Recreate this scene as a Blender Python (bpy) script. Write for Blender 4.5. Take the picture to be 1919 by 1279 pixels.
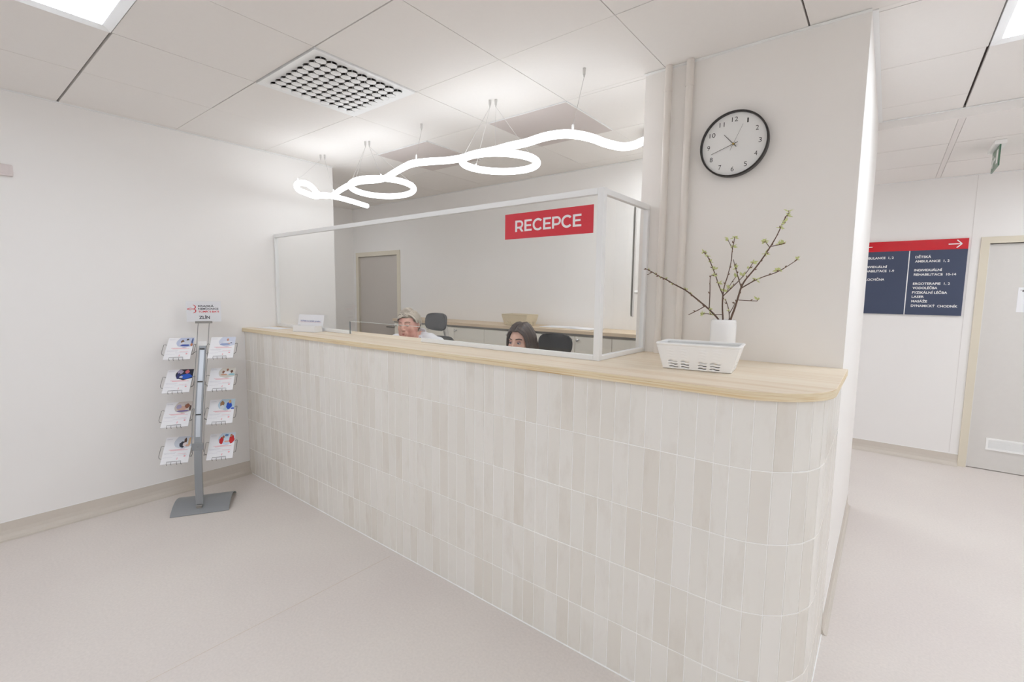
import bpy, bmesh, math, random
from mathutils import Vector, Matrix
random.seed(7)
PI = math.pi
sc = bpy.context.scene
for _o in list(bpy.data.objects):
    bpy.data.objects.remove(_o)

# ------------------------------------------------------------------ camera
camd = bpy.data.cameras.new('camera')
cam = bpy.data.objects.new('camera', camd)
sc.collection.objects.link(cam)
sc.camera = cam
camd.sensor_fit = 'HORIZONTAL'
camd.sensor_width = 36.0
camd.lens = 885.39 / 1919 * 36.0
camd.clip_start = 0.02
camd.clip_end = 60
_yaw, _pit, _rol = 0.6693, -0.099, 0.0126
_f = Vector((-math.sin(_yaw) * math.cos(_pit), math.cos(_yaw) * math.cos(_pit), math.sin(_pit)))
_r = Vector((math.cos(_yaw), math.sin(_yaw), 0))
_u = _r.cross(_f)
_r2 = _r * math.cos(_rol) + _u * math.sin(_rol)
_u2 = -_r * math.sin(_rol) + _u * math.cos(_rol)
_m = Matrix((( _r2.x, _u2.x, -_f.x, 3.9869), (_r2.y, _u2.y, -_f.y, -1.6124), (_r2.z, _u2.z, -_f.z, 1.4771), (0, 0, 0, 1)))
cam.matrix_world = _m

# ------------------------------------------------------------------ world, light levels, exposure
PANEL_POWER = 7.4        # emission of the lit ceiling panels
TUBE_POWER = 2.9         # emission of the squiggly pendant tube
world = bpy.data.worlds.new('world')
sc.world = world
world.use_nodes = True
world.node_tree.nodes['Background'].inputs[0].default_value = (0.9, 0.93, 1.0, 1)
world.node_tree.nodes['Background'].inputs[1].default_value = 0.3
sc.view_settings.view_transform = 'Standard'
sc.view_settings.look = 'None'
sc.view_settings.gamma = 1.0
sc.view_settings.use_curve_mapping = False
sc.view_settings.exposure = 0.79
sc.cycles.max_bounces = 12
sc.cycles.diffuse_bounces = 9
sc.cycles.glossy_bounces = 4
sc.cycles.transparent_max_bounces = 12
sc.cycles.sample_clamp_indirect = 6.0
sc.cycles.use_denoising = True

H, HF = 2.589, 2.54          # ceiling heights: lobby and reception, corridor beyond the step
XR, YP, YE = 3.86, 0.771, 2.4455   # pier: right face, front face, rear end
XP = 2.945                    # pier left face
YB, YF = 2.171, 4.085         # reception back wall, corridor far wall
TOP = 1.185                   # counter top height

# ------------------------------------------------------------------ material helpers
MATS = {}
def srgb(r, g, b):
    def c(v):
        v /= 255.0
        return v / 12.92 if v <= 0.04045 else ((v + 0.055) / 1.055) ** 2.4
    return (c(r), c(g), c(b), 1)
def mat(name, col=(.8, .8, .8, 1), rough=.6, metal=0.0, spec=0.5, noise=None, bump=None, emit=None, coat=0):
    """principled material; noise=(scale, amount, detail) varies the colour, bump=(scale, strength)"""
    if name in MATS: return MATS[name]
    m = bpy.data.materials.new(name); m.use_nodes = True
    nt = m.node_tree; b = nt.nodes['Principled BSDF']
    b.inputs['Base Color'].default_value = col
    b.inputs['Roughness'].default_value = rough
    b.inputs['Metallic'].default_value = metal
    b.inputs['Specular IOR Level'].default_value = spec
    b.inputs['Coat Weight'].default_value = coat
    if emit:
        b.inputs['Emission Color'].default_value = emit[0]
        b.inputs['Emission Strength'].default_value = emit[1]
    tc = nt.nodes.new('ShaderNodeTexCoord')
    if noise:
        n = nt.nodes.new('ShaderNodeTexNoise'); n.inputs['Scale'].default_value = noise[0]
        n.inputs['Detail'].default_value = noise[2] if len(noise) > 2 else 3
        nt.links.new(tc.outputs['Object'], n.inputs['Vector'])
        mr = nt.nodes.new('ShaderNodeMapRange')
        mr.inputs['To Min'].default_value = 1 - noise[1]; mr.inputs['To Max'].default_value = 1 + noise[1]
        nt.links.new(n.outputs['Fac'], mr.inputs['Value'])
        mx = nt.nodes.new('ShaderNodeVectorMath'); mx.operation = 'SCALE'
        mx.inputs[0].default_value = col[:3]
        nt.links.new(mr.outputs['Result'], mx.inputs['Scale'])
        nt.links.new(mx.outputs['Vector'], b.inputs['Base Color'])
    if bump:
        n2 = nt.nodes.new('ShaderNodeTexNoise'); n2.inputs['Scale'].default_value = bump[0]; n2.inputs['Detail'].default_value = 2
        nt.links.new(tc.outputs['Object'], n2.inputs['Vector'])
        bp = nt.nodes.new('ShaderNodeBump'); bp.inputs['Strength'].default_value = bump[1]; bp.inputs['Distance'].default_value = .003
        nt.links.new(n2.outputs['Fac'], bp.inputs['Height']); nt.links.new(bp.outputs['Normal'], b.inputs['Normal'])
    MATS[name] = m
    return m

M_WALL = mat('wall_paint', srgb(239, 237, 235), .75, noise=(1.3, .012), bump=(260, .05), spec=.25)
M_WALLC = mat('wall_paint_pier', srgb(240, 237, 233), .75, noise=(1.3, .015), bump=(200, .06), spec=.25)
M_CEIL = mat('ceiling_tile_white', srgb(238, 235, 232), .85, noise=(60, .012), bump=(500, .06), spec=.2)
M_DARK = mat('ceiling_void_dark', srgb(70, 60, 55), .9)
M_TRIM = mat('white_aluminium', srgb(240, 241, 241), .35, spec=.5)
M_WHITEP = mat('white_plastic', srgb(246, 246, 245), .35)
M_BEIGE = mat('beige_frame_paint', srgb(222, 214, 196), .45)
M_DOOR = mat('door_grey_laminate', srgb(218, 215, 211), .55, noise=(35, .02))
M_STEEL = mat('brushed_steel', srgb(150, 148, 144), .3, metal=1)
M_ANCH = mat('satin_nickel', srgb(205, 203, 200), .4, metal=.3)
M_CHROME = mat('chrome', srgb(205, 205, 205), .12, metal=1)
M_BLACK = mat('black_plastic', srgb(40, 36, 34), .4)
M_PAPER = mat('white_paper', srgb(240, 240, 243), .6)
M_GREYMET = mat('grey_painted_metal', srgb(146, 149, 152), .42, metal=.25)
M_WIRE2 = mat('grey_wire', srgb(150, 148, 147), .35, metal=.5)
M_WIRE = mat('dark_wire', srgb(105, 102, 102), .35, metal=.7)

def floor_material():
    m = bpy.data.materials.new('vinyl_floor'); m.use_nodes = True
    nt = m.node_tree; b = nt.nodes['Principled BSDF']; L = nt.links.new
    tc = nt.nodes.new('ShaderNodeTexCoord')
    n1 = nt.nodes.new('ShaderNodeTexNoise'); n1.inputs['Scale'].default_value = 1.1; n1.inputs['Detail'].default_value = 3
    n2 = nt.nodes.new('ShaderNodeTexNoise'); n2.inputs['Scale'].default_value = 90; n2.inputs['Detail'].default_value = 4
    n3 = nt.nodes.new('ShaderNodeTexNoise'); n3.inputs['Scale'].default_value = 5.2; n3.inputs['Detail'].default_value = 8; n3.inputs['Roughness'].default_value = .75
    for n in (n1, n2, n3): L(tc.outputs['Object'], n.inputs['Vector'])
    r1 = nt.nodes.new('ShaderNodeValToRGB')
    r1.color_ramp.elements[0].position = .35; r1.color_ramp.elements[0].color = srgb(219, 211, 206)
    r1.color_ramp.elements[1].position = .65; r1.color_ramp.elements[1].color = srgb(224, 217, 211)
    L(n1.outputs['Fac'], r1.inputs['Fac'])
    r2 = nt.nodes.new('ShaderNodeMapRange'); r2.inputs['From Min'].default_value = .3; r2.inputs['From Max'].default_value = .7
    r2.inputs['To Min'].default_value = .955; r2.inputs['To Max'].default_value = 1.03
    L(n2.outputs['Fac'], r2.inputs['Value'])
    mx = nt.nodes.new('ShaderNodeVectorMath'); mx.operation = 'SCALE'
    L(r1.outputs['Color'], mx.inputs[0]); L(r2.outputs['Result'], mx.inputs['Scale'])
    # worn dirt spots
    r3 = nt.nodes.new('ShaderNodeMapRange'); r3.inputs['From Min'].default_value = .70; r3.inputs['From Max'].default_value = .78
    L(n3.outputs['Fac'], r3.inputs['Value'])
    mm = nt.nodes.new('ShaderNodeMix'); mm.data_type = 'RGBA'
    mu = nt.nodes.new('ShaderNodeMath'); mu.operation = 'MULTIPLY'; mu.inputs[1].default_value = .35
    L(r3.outputs['Result'], mu.inputs[0]); L(mu.outputs[0], mm.inputs['Factor'])
    L(mx.outputs['Vector'], mm.inputs['A']); mm.inputs['B'].default_value = srgb(165, 150, 130)
    L(mm.outputs['Result'], b.inputs['Base Color'])
    b.inputs['Roughness'].default_value = .55
    b.inputs['Specular IOR Level'].default_value = .4
    return m
M_FLOOR = floor_material()
M_COVE = mat('vinyl_cove', srgb(208, 200, 190), .55, noise=(80, .03))

def tile_material():
    m = bpy.data.materials.new('glazed_tile'); m.use_nodes = True
    nt = m.node_tree; b = nt.nodes['Principled BSDF']; L = nt.links.new
    geo = nt.nodes.new('ShaderNodeNewGeometry'); tc = nt.nodes.new('ShaderNodeTexCoord')
    ramp = nt.nodes.new('ShaderNodeValToRGB'); cr = ramp.color_ramp
    cr.elements[0].position = 0; cr.elements[0].color = srgb(226, 221, 212)
    cr.elements[1].position = 1; cr.elements[1].color = srgb(234, 231, 225)
    e = cr.elements.new(.22); e.color = srgb(229, 225, 217)
    e = cr.elements.new(.6); e.color = srgb(232, 229, 222)
    L(geo.outputs['Random Per Island'], ramp.inputs['Fac'])
    # offset the noise per tile
    sc_ = nt.nodes.new('ShaderNodeMath'); sc_.operation = 'MULTIPLY'; sc_.inputs[1].default_value = 40
    L(geo.outputs['Random Per Island'], sc_.inputs[0])
    n = nt.nodes.new('ShaderNodeTexNoise'); n.noise_dimensions = '4D'; n.inputs['Scale'].default_value = 9; n.inputs['Detail'].default_value = 5; n.inputs['Roughness'].default_value = .6
    mp = nt.nodes.new('ShaderNodeMapping'); mp.inputs['Scale'].default_value = (1.6, 1.6, .55)
    L(tc.outputs['Object'], mp.inputs['Vector']); L(mp.outputs['Vector'], n.inputs['Vector']); L(sc_.outputs[0], n.inputs['W'])
    st = nt.nodes.new('ShaderNodeMapRange'); st.inputs['From Min'].default_value = .52; st.inputs['From Max'].default_value = .85
    L(n.outputs['Fac'], st.inputs['Value'])
    mul = nt.nodes.new('ShaderNodeMath'); mul.operation = 'MULTIPLY'; mul.inputs[1].default_value = .38
    L(st.outputs['Result'], mul.inputs[0])
    mx = nt.nodes.new('ShaderNodeMix'); mx.data_type = 'RGBA'
    L(mul.outputs[0], mx.inputs['Factor']); L(ramp.outputs['Color'], mx.inputs['A']); mx.inputs['B'].default_value = srgb(196, 184, 168)
    L(mx.outputs['Result'], b.inputs['Base Color'])
    b.inputs['Roughness'].default_value = .24
    b.inputs['Specular IOR Level'].default_value = .5
    n2 = nt.nodes.new('ShaderNodeTexNoise'); n2.noise_dimensions = '4D'; n2.inputs['Scale'].default_value = 14; n2.inputs['Detail'].default_value = 1
    L(tc.outputs['Object'], n2.inputs['Vector']); L(sc_.outputs[0], n2.inputs['W'])
    bp = nt.nodes.new('ShaderNodeBump'); bp.inputs['Strength'].default_value = .2; bp.inputs['Distance'].default_value = .002
    L(n2.outputs['Fac'], bp.inputs['Height']); L(bp.outputs['Normal'], b.inputs['Normal'])
    return m
M_TILE = tile_material()
M_GROUT = mat('white_grout', srgb(246, 245, 242), .8)

def wood_material(name, axis_scale, c1, c2, c3, rough=.45):
    m = bpy.data.materials.new(name); m.use_nodes = True
    nt = m.node_tree; b = nt.nodes['Principled BSDF']; L = nt.links.new
    tc = nt.nodes.new('ShaderNodeTexCoord')
    mp = nt.nodes.new('ShaderNodeMapping'); mp.inputs['Scale'].default_value = axis_scale
    L(tc.outputs['Object'], mp.inputs['Vector'])
    n = nt.nodes.new('ShaderNodeTexNoise'); n.inputs['Scale'].default_value = 1; n.inputs['Detail'].default_value = 6; n.inputs['Distortion'].default_value = .6
    L(mp.outputs['Vector'], n.inputs['Vector'])
    r = nt.nodes.new('ShaderNodeValToRGB'); cr = r.color_ramp
    cr.elements[0].position = .3; cr.elements[0].color = c1
    cr.elements[1].position = .72; cr.elements[1].color = c3
    e = cr.elements.new(.52); e.color = c2
    L(n.outputs['Fac'], r.inputs['Fac']); L(r.outputs['Color'], b.inputs['Base Color'])
    b.inputs['Roughness'].default_value = rough
    return m
M_WOOD = wood_material('pine_board', (1.0, 26, 9), srgb(238, 226, 206), srgb(234, 219, 197), srgb(220, 198, 168))
M_WOODEDGE = wood_material('pine_ply_edge', (1.5, 6, 150), srgb(214, 184, 132), srgb(232, 218, 188), srgb(198, 164, 108), .5)
M_OAK = wood_material('oak_laminate', (1.4, 30, 30), srgb(222, 203, 176), srgb(215, 195, 168), srgb(200, 178, 148), .5)

def glass_material(name='clear_glass', tint=(.994, .997, .995, 1), strength=1.0):
    m = bpy.data.materials.new(name); m.use_nodes = True
    nt = m.node_tree; L = nt.links.new
    for n in list(nt.nodes):
        if n.type != 'OUTPUT_MATERIAL': nt.nodes.remove(n)
    out = [n for n in nt.nodes if n.type == 'OUTPUT_MATERIAL'][0]
    t = nt.nodes.new('ShaderNodeBsdfTransparent'); t.inputs[0].default_value = tint
    g = nt.nodes.new('ShaderNodeBsdfGlossy'); g.inputs['Roughness'].default_value = .02
    lw = nt.nodes.new('ShaderNodeLayerWeight'); lw.inputs['Blend'].default_value = .5
    pw = nt.nodes.new('ShaderNodeMath'); pw.operation = 'POWER'; pw.inputs[1].default_value = 5
    L(lw.outputs['Facing'], pw.inputs[0])
    mu = nt.nodes.new('ShaderNodeMath'); mu.operation = 'MULTIPLY_ADD'; mu.inputs[1].default_value = .96 * strength; mu.inputs[2].default_value = .04 * strength
    L(pw.outputs[0], mu.inputs[0])
    mx = nt.nodes.new('ShaderNodeMixShader')
    L(mu.outputs[0], mx.inputs[0]); L(t.outputs[0], mx.inputs[1]); L(g.outputs[0], mx.inputs[2])
    L(mx.outputs[0], out.inputs['Surface'])
    return m
M_GLASS = glass_material()

def emission(name, col, s):
    m = bpy.data.materials.new(name); m.use_nodes = True
    nt = m.node_tree
    for n in list(nt.nodes):
        if n.type != 'OUTPUT_MATERIAL': nt.nodes.remove(n)
    out = [n for n in nt.nodes if n.type == 'OUTPUT_MATERIAL'][0]
    e = nt.nodes.new('ShaderNodeEmission'); e.inputs[0].default_value = col; e.inputs[1].default_value = s
    nt.links.new(e.outputs[0], out.inputs['Surface'])
    return m
M_LIT = emission('lit_panel_diffuser', (.89, .97, 1.07, 1), PANEL_POWER)
M_TUBE = emission('lit_tube', (.95, .985, 1.02, 1), TUBE_POWER)

# ------------------------------------------------------------------ geometry helpers
class MB:
    def __init__(s): s.v = []; s.f = []; s.mi = []
    def add(s, vs, fs, mi=0):
        o = len(s.v); s.v += [tuple(v) for v in vs]; s.f += [tuple(i + o for i in f) for f in fs]; s.mi += [mi] * len(fs)
    def box(s, x0, x1, y0, y1, z0, z1, mi=0, M=None):
        vs = [Vector((x, y, z)) for z in (z0, z1) for y in (y0, y1) for x in (x0, x1)]
        if M: vs = [M @ v for v in vs]
        s.add(vs, [(0, 2, 3, 1), (4, 5, 7, 6), (0, 1, 5, 4), (2, 6, 7, 3), (0, 4, 6, 2), (1, 3, 7, 5)], mi)
    def prism(s, poly, z0, z1, M=None, mi=0):
        n = len(poly)
        vs = [Vector((p[0], p[1], z0)) for p in poly] + [Vector((p[0], p[1], z1)) for p in poly]
        if M: vs = [M @ v for v in vs]
        fs = [tuple(reversed(range(n))), tuple(range(n, 2 * n))] + [(i, (i + 1) % n, n + (i + 1) % n, n + i) for i in range(n)]
        s.add(vs, fs, mi)
    def cyl(s, p0, p1, r0, r1=None, n=20, mi=0, cap=True):
        s.tube([p0, p1], [r0, r0 if r1 is None else r1], n, mi, cap)
    def tube(s, pts, rad, n=10, mi=0, cap=True, closed=False, flat=1.0, upv=None):
        pts = [Vector(p) for p in pts]; N = len(pts)
        if not isinstance(rad, (list, tuple)): rad = [rad] * N
        T = []
        for i in range(N):
            if closed: t = pts[(i + 1) % N] - pts[i - 1]
            else: t = pts[min(i + 1, N - 1)] - pts[max(i - 1, 0)]
            if t.length < 1e-9: t = Vector((0, 0, 1))
            T.append(t.normalized())
        ref = Vector(upv) if upv else (Vector((0, 0, 1)) if abs(T[0].z) < .9 else Vector((1, 0, 0)))
        a = (ref - T[0] * ref.dot(T[0])).normalized()
        rings = []
        for i in range(N):
            if upv:
                a = Vector(upv) if not callable(upv) else upv
            a = (a - T[i] * a.dot(T[i]))
            if a.length < 1e-6: a = T[i].orthogonal()
            a.normalize(); b = T[i].cross(a)
            rings.append([pts[i] + (a * math.cos(2 * PI * k / n) * flat + b * math.sin(2 * PI * k / n)) * rad[i] for k in range(n)])
        vs = [v for r in rings for v in r]; fs = []
        for i in range(N if closed else N - 1):
            j = (i + 1) % N
            for k in range(n):
                k2 = (k + 1) % n
                fs.append((i * n + k, i * n + k2, j * n + k2, j * n + k))
        if cap and not closed:
            fs.append(tuple(reversed(range(n)))); fs.append(tuple((N - 1) * n + k for k in range(n)))
        s.add(vs, fs, mi)
    def lathe(s, prof, c=(0, 0, 0), n=40, mi=0, M=None):
        vs = []
        for r, z in prof:
            for k in range(n):
                v = Vector((c[0] + r * math.cos(2 * PI * k / n), c[1] + r * math.sin(2 * PI * k / n), c[2] + z))
                vs.append(M @ v if M else v)
        fs = [(i * n + k, i * n + (k + 1) % n, (i + 1) * n + (k + 1) % n, (i + 1) * n + k) for i in range(len(prof) - 1) for k in range(n)]
        s.add(vs, fs, mi)
    def ell(s, c, r, n=16, m=10, mi=0, M=None):
        c = Vector(c); vs = []
        for i in range(1, m):
            ph = PI * i / m
            for k in range(n):
                th = 2 * PI * k / n
                vs.append(Vector((r[0] * math.sin(ph) * math.cos(th), r[1] * math.sin(ph) * math.sin(th), r[2] * math.cos(ph))))
        vs.append(Vector((0, 0, r[2]))); vs.append(Vector((0, 0, -r[2])))
        t, b = len(vs) - 2, len(vs) - 1
        if M: vs = [M @ v for v in vs]
        vs = [c + v for v in vs]
        fs = [(i * n + k, (i + 1) * n + k, (i + 1) * n + (k + 1) % n, i * n + (k + 1) % n) for i in range(m - 2) for k in range(n)]
        fs += [(t, k, (k + 1) % n) for k in range(n)] + [(b, (m - 2) * n + (k + 1) % n, (m - 2) * n + k) for k in range(n)]
        s.add(vs, fs, mi)
    def mesh(s, name, mats, smooth=False, weld=False):
        me = bpy.data.meshes.new(name); me.from_pydata(s.v, [], s.f)
        for m in (mats if isinstance(mats, (list, tuple)) else [mats]): me.materials.append(m)
        me.polygons.foreach_set('material_index', s.mi)
        bm = bmesh.new(); bm.from_mesh(me)
        if weld: bmesh.ops.remove_doubles(bm, verts=bm.verts, dist=1e-5)
        bmesh.ops.recalc_face_normals(bm, faces=bm.faces)
        bm.to_mesh(me); bm.free()
        if smooth:
            me.polygons.foreach_set('use_smooth', [True] * len(me.polygons))
        me.update()
        return me
    def build(s, name, mats, parent=None, smooth=False, bevel=0, weld=False, segs=2, auto=None):
        o = bpy.data.objects.new(name, s.mesh(name, mats, smooth or auto is not None, weld)); sc.collection.objects.link(o)
        if parent: o.parent = parent
        if auto is not None:
            bm = bmesh.new(); bm.from_mesh(o.data)
            for e in bm.edges:
                if len(e.link_faces) == 2 and e.calc_face_angle(0) > math.radians(auto): e.smooth = False
            bm.to_mesh(o.data); bm.free()
        if bevel:
            md = o.modifiers.new('bevel', 'BEVEL'); md.width = bevel; md.segments = segs; md.limit_method = 'ANGLE'
        return o

def thing(name, label, cat, loc=(0, 0, 0), rz=0, group=None):
    o = bpy.data.objects.new(name, None); sc.collection.objects.link(o)
    o.empty_display_size = .1
    o.location = loc; o.rotation_euler = (0, 0, rz); o['label'] = label; o['category'] = cat
    if group: o['group'] = group
    return o
def tag(o, label, cat, group=None, kind=None):
    o['label'] = label; o['category'] = cat
    if group: o['group'] = group
    if kind: o['kind'] = kind
    return o
def struct(o, label=None):
    o['kind'] = 'structure'
    if label: o['label'] = label
    return o
def copy_tree(o, parent=None):
    c = o.copy(); sc.collection.objects.link(c); c.parent = parent
    for ch in list(o.children): copy_tree(ch, c)
    return c
def smooth_path(P, k=6, closed=False):
    P = [Vector(p) for p in P]; n = len(P); out = []
    rng = range(n) if closed else range(n - 1)
    for i in rng:
        if closed: a, b, c, d = P[i - 1], P[i], P[(i + 1) % n], P[(i + 2) % n]
        else: a, b, c, d = P[max(i - 1, 0)], P[i], P[i + 1], P[min(i + 2, n - 1)]
        for j in range(k):
            t = j / k
            out.append(.5 * ((2 * b) + (c - a) * t + (2 * a - 5 * b + 4 * c - d) * t * t + (3 * b - a - 3 * c + d) * t ** 3))
    if not closed: out.append(P[-1])
    return out
def bake(o, name=None):
    """replace an object's mesh by its modified mesh"""
    dg = bpy.context.evaluated_depsgraph_get(); dg.update()
    me = bpy.data.meshes.new_from_object(o.evaluated_get(dg))
    o.modifiers.clear(); o.data = me
    return o
TEXTN = [0]
def text_mesh(txt, m, height, width=None, bold=.012, align='LEFT', thick=.0006):
    """flat lettering in the XY plane, cap height and total width in metres; returns mesh"""
    c = bpy.data.curves.new('lettering', 'FONT'); c.body = txt; c.offset = bold; c.resolution_u = 3
    c.extrude = 0
    o = bpy.data.objects.new('lettering', c); sc.collection.objects.link(o)
    dg = bpy.context.evaluated_depsgraph_get(); dg.update()
    me = bpy.data.meshes.new_from_object(o.evaluated_get(dg))
    bpy.data.objects.remove(o)
    xs = [v.co.x for v in me.vertices]
    if not xs: return me
    cap = .729
    s = height / cap; w = max(xs) - min(xs)
    sx = (width / w) if width else s * 1.12
    x0 = min(xs); W = w * sx
    off = {'LEFT': 0, 'CENTER': -W / 2, 'RIGHT': -W}[align]
    for v in me.vertices: v.co = Vector(((v.co.x - x0) * sx + off, v.co.y * s, 0))
    me.materials.clear(); me.materials.append(m)
    return me
def put_text(name, lines, m, M, parent, bold=.012):
    """lines: (text, x, y, cap height, width|None, align) laid on plane M; ONE mesh"""
    mb = MB()
    for t, x, y, h, w, al in lines:
        me = text_mesh(t, m, h, w, bold, al)
        mb.add([M @ Vector((v.co.x + x, v.co.y + y, 0)) for v in me.vertices], [tuple(p.vertices) for p in me.polygons])
        bpy.data.meshes.remove(me)
    me = bpy.data.meshes.new(name); me.from_pydata(mb.v, [], mb.f); me.materials.append(m); me.update()
    o = bpy.data.objects.new(name, me); sc.collection.objects.link(o); o.parent = parent
    return o
def plane_mat(o, xd, yd):
    """matrix taking (u,v,n) to o + u*xd + v*yd + n*(xd x yd)"""
    xd = Vector(xd).normalized(); yd = Vector(yd).normalized(); n = xd.cross(yd)
    return Matrix(((xd.x, yd.x, n.x, o[0]), (xd.y, yd.y, n.y, o[1]), (xd.z, yd.z, n.z, o[2]), (0, 0, 0, 1)))
FRONT = lambda x, y, z: plane_mat((x, y, z), (1, 0, 0), (0, 0, 1))   # faces -y

# ================================================================== THE ROOM
def wall(name, boxes, m=None):
    mb = MB()
    for b in boxes: mb.box(*b)
    return struct(mb.build(name, m or M_WALL))
mb = MB(); mb.prism([(0, -4.3), (0, .80), (-1.89, .80), (-1.89, .70), (-.1, .70), (-.1, -4.3)], 0, H + .1)
struct(mb.build('wall_left', M_WALL))
wall('wall_alcove', [(-1.89, -1.79, .8, 2.4455, 0, H + .1)])
DX0, DX1, DZ = -1.69, -.825, 1.97
wall('wall_back', [(-1.79, DX0, YB, YE, 0, H + .1), (DX1, XP, YB, YE, 0, H + .1), (DX0, DX1, YB, YE, DZ, H + .1)])
wall('wall_pier', [(XP, XR, YP, YE, 0, H + .1)], M_WALLC)
EX0, EX1, EZ = 4.632, 5.54, 1.955
wall('wall_far', [(.9, EX0, YF, YF + .12, 0, HF + .1), (EX1, 6.6, YF, YF + .12, 0, HF + .1), (EX0, EX1, YF, YF + .12, EZ, HF + .1)])
wall('wall_right', [(6.5, 6.6, -4.3, YF, 0, H + .1)])
wall('wall_rear', [(0, 6.5, -4.3, -4.2, 0, H + .1)])
wall('wall_corridor', [(.9, 1.0, YE, YF, 0, HF + .1)])
mb = MB(); mb.box(-1.9, 6.6, -4.3, 4.3, -.1, 0)
struct(mb.build('floor', M_FLOOR))
# welded seam of the vinyl sheets
mb = MB(); mb.box(1.8935, 1.895, -1.25, -.05, 0, .0005); mb.box(1.8935, 1.895, -4.2, -2.41, 0, .0005)
struct(mb.build('trim_1', mat('seam_weld', srgb(206, 190, 172), .6)))

# ceiling: 600 mm grid, gap widths per joint
GX = lambda i: .6534 + .6 * i
GY = lambda j: -.9977 + .6 * j
FIX = {(1, -1), (6, 3), (1, 1), (0, 3), (2, 3), (5, -4), (8, -1), (8, 3), (3, -4), (8, -4)}
def gap_x(i, y):   # joint running along y at GX(i)
    if i == 6 and y > 1.3: return .012
    if i == 5 and y < .8: return .007
    return .0035
def gap_y(j, x):
    if j == 0 and x < 1.3: return .011
    if j == 1 and .6 < x < 2.4: return .006
    return .0035
mb = MB()
REG = [(0, 6.5, -4.2, .771), (0, XP, .771, YB), (-1.79, 0, .80, YB), (XR, 6.5, .771, 2.27)]
for (rx0, rx1, ry0, ry1) in REG:
    for i in range(-5, 11):
        for j in range(-6, 7):
            if (i, j) in FIX: continue
            x0, x1, y0, y1 = GX(i), GX(i + 1), GY(j), GY(j + 1)
            cy, cx = (y0 + y1) / 2, (x0 + x1) / 2
            x0 += gap_x(i, cy) / 2; x1 -= gap_x(i + 1, cy) / 2; y0 += gap_y(j, cx) / 2; y1 -= gap_y(j + 1, cx) / 2
            x0, x1, y0, y1 = max(x0, rx0), min(x1, rx1), max(y0, ry0), min(y1, ry1)
            if x1 - x0 < .004 or y1 - y0 < .004: continue
            dz = random.uniform(-.0008, .0008)
            mb.box(x0, x1, y0, y1, H + dz, H + .018)
# void above the joints
mb2 = [(-1.79, 6.5, -4.2, 2.3)]
mb.box(-1.79, 6.5, -4.2, 2.3, H + .0185, H + .06, mi=1)
for k in range(16):
    pass
struct(mb.build('ceiling', [M_CEIL, M_DARK]))
mb = MB()
ys = [2.27, 2.86, 3.453, YF]
for (rx0, rx1, ry0, ry1) in [(XR, 6.5, 2.27, YF), (1.0, XR, YE, YF)]:
    for i in range(0, 11):
        for y0, y1 in zip(ys[:-1], ys[1:]):
            x0, x1 = GX(i) + .0175, GX(i + 1) - .0175
            a, b, c, d = max(x0, rx0), min(x1, rx1), max(y0 + .004, ry0), min(y1 - .004, ry1)
            if b - a < .01 or d - c < .01: continue
            mb.box(a, b, c, d, HF, HF + .018)
for i in range(1, 11):
    mb.box(GX(i) - .0155, GX(i) + .0155, YE if GX(i) < XR else 2.27, YF, HF + .001, HF + .018, mi=2)
mb.box(1.0, 6.5, 2.27, YF, HF + .0185, HF + .05, mi=1)
o = struct(mb.build('ceiling', [M_CEIL, mat('joint_grey', srgb(138, 130, 126), .8), mat('ceiling_profile', srgb(234, 230, 227), .6)])); o['label'] = 'lower tiled ceiling of the corridor'
wall('trim_2', [(XR, 6.5, 2.268, 2.288, HF - .001, H + .02)], M_CEIL)
# wall angles under the ceiling edge
def angle_trim(name, x0, x1, y0, y1, z):
    mb = MB(); mb.box(x0, x1, y0, y1, z - .0045, z - .001); struct(mb.build(name, M_TRIM))
angle_trim('trim_3', 0, .02, -4.2, .8, H); angle_trim('trim_4', XR, XR + .02, YP, 2.268, H)
angle_trim('trim_5', XP, XR, YP - .02, YP, H); angle_trim('trim_6', -1.79, XP, YB - .02, YB, H)
angle_trim('trim_7', 1.0, 6.5, YF - .02, YF, HF); angle_trim('trim_8', XR + .02, 6.5, 2.248, 2.268, H)

# coved skirting
COVE = [(0, .1), (.003, .1), (.0035, .05), (.008, .028), (.019, .011), (.035, .003), (.055, .0006), (0, .0006)]
def cove(name, p0, p1, out):
    d = Vector((p1[0] - p0[0], p1[1] - p0[1], 0)); L = d.length; d.normalize()
    o_ = Vector((out[0], out[1], 0))
    mb = MB(); vs = []
    for p in (p0, p1):
        for a, z in COVE: vs.append(Vector((p[0], p[1], z)) + o_ * a)
    n = len(COVE)
    mb.add(vs, [tuple(range(n)), tuple(range(2 * n - 1, n - 1, -1))] + [(i, (i + 1) % n, n + (i + 1) % n, n + i) for i in range(n)])
    ob = mb.build(name, [M_COVE, M_WHITEP])
    m2 = MB()
    vs = [Vector((p[0], p[1], z)) + o_ * a for p in (p0, p1) for a, z in ((0, .1), (.0035, .1), (.0035, .1035), (0, .1035))]
    m2.add(vs, [(0, 1, 2, 3), (7, 6, 5, 4), (0, 4, 5, 1), (1, 5, 6, 2), (2, 6, 7, 3), (3, 7, 4, 0)])
    c = m2.build('sealant_line', M_WHITEP, ob)
    return struct(ob)
cove('baseboard_left', (0, -4.2), (0, -.001), (1, 0))
cove('baseboard_pier', (XR, YP), (XR, YE), (.4, 0))
cove('baseboard_far', (1.0, YF), (4.574, YF), (0, -1))
cove('baseboard_rear', (0, -4.2), (6.5, -4.2), (0, 1))
cove('baseboard_right', (6.5, -4.2), (6.5, YF), (-1, 0))
# thin vertical joint between wall panels of the far wall
wall('trim_9', [(4.512, 4.516, YF - .0012, YF, .11, HF)], mat('joint_pale', srgb(222, 219, 216), .8))

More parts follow.
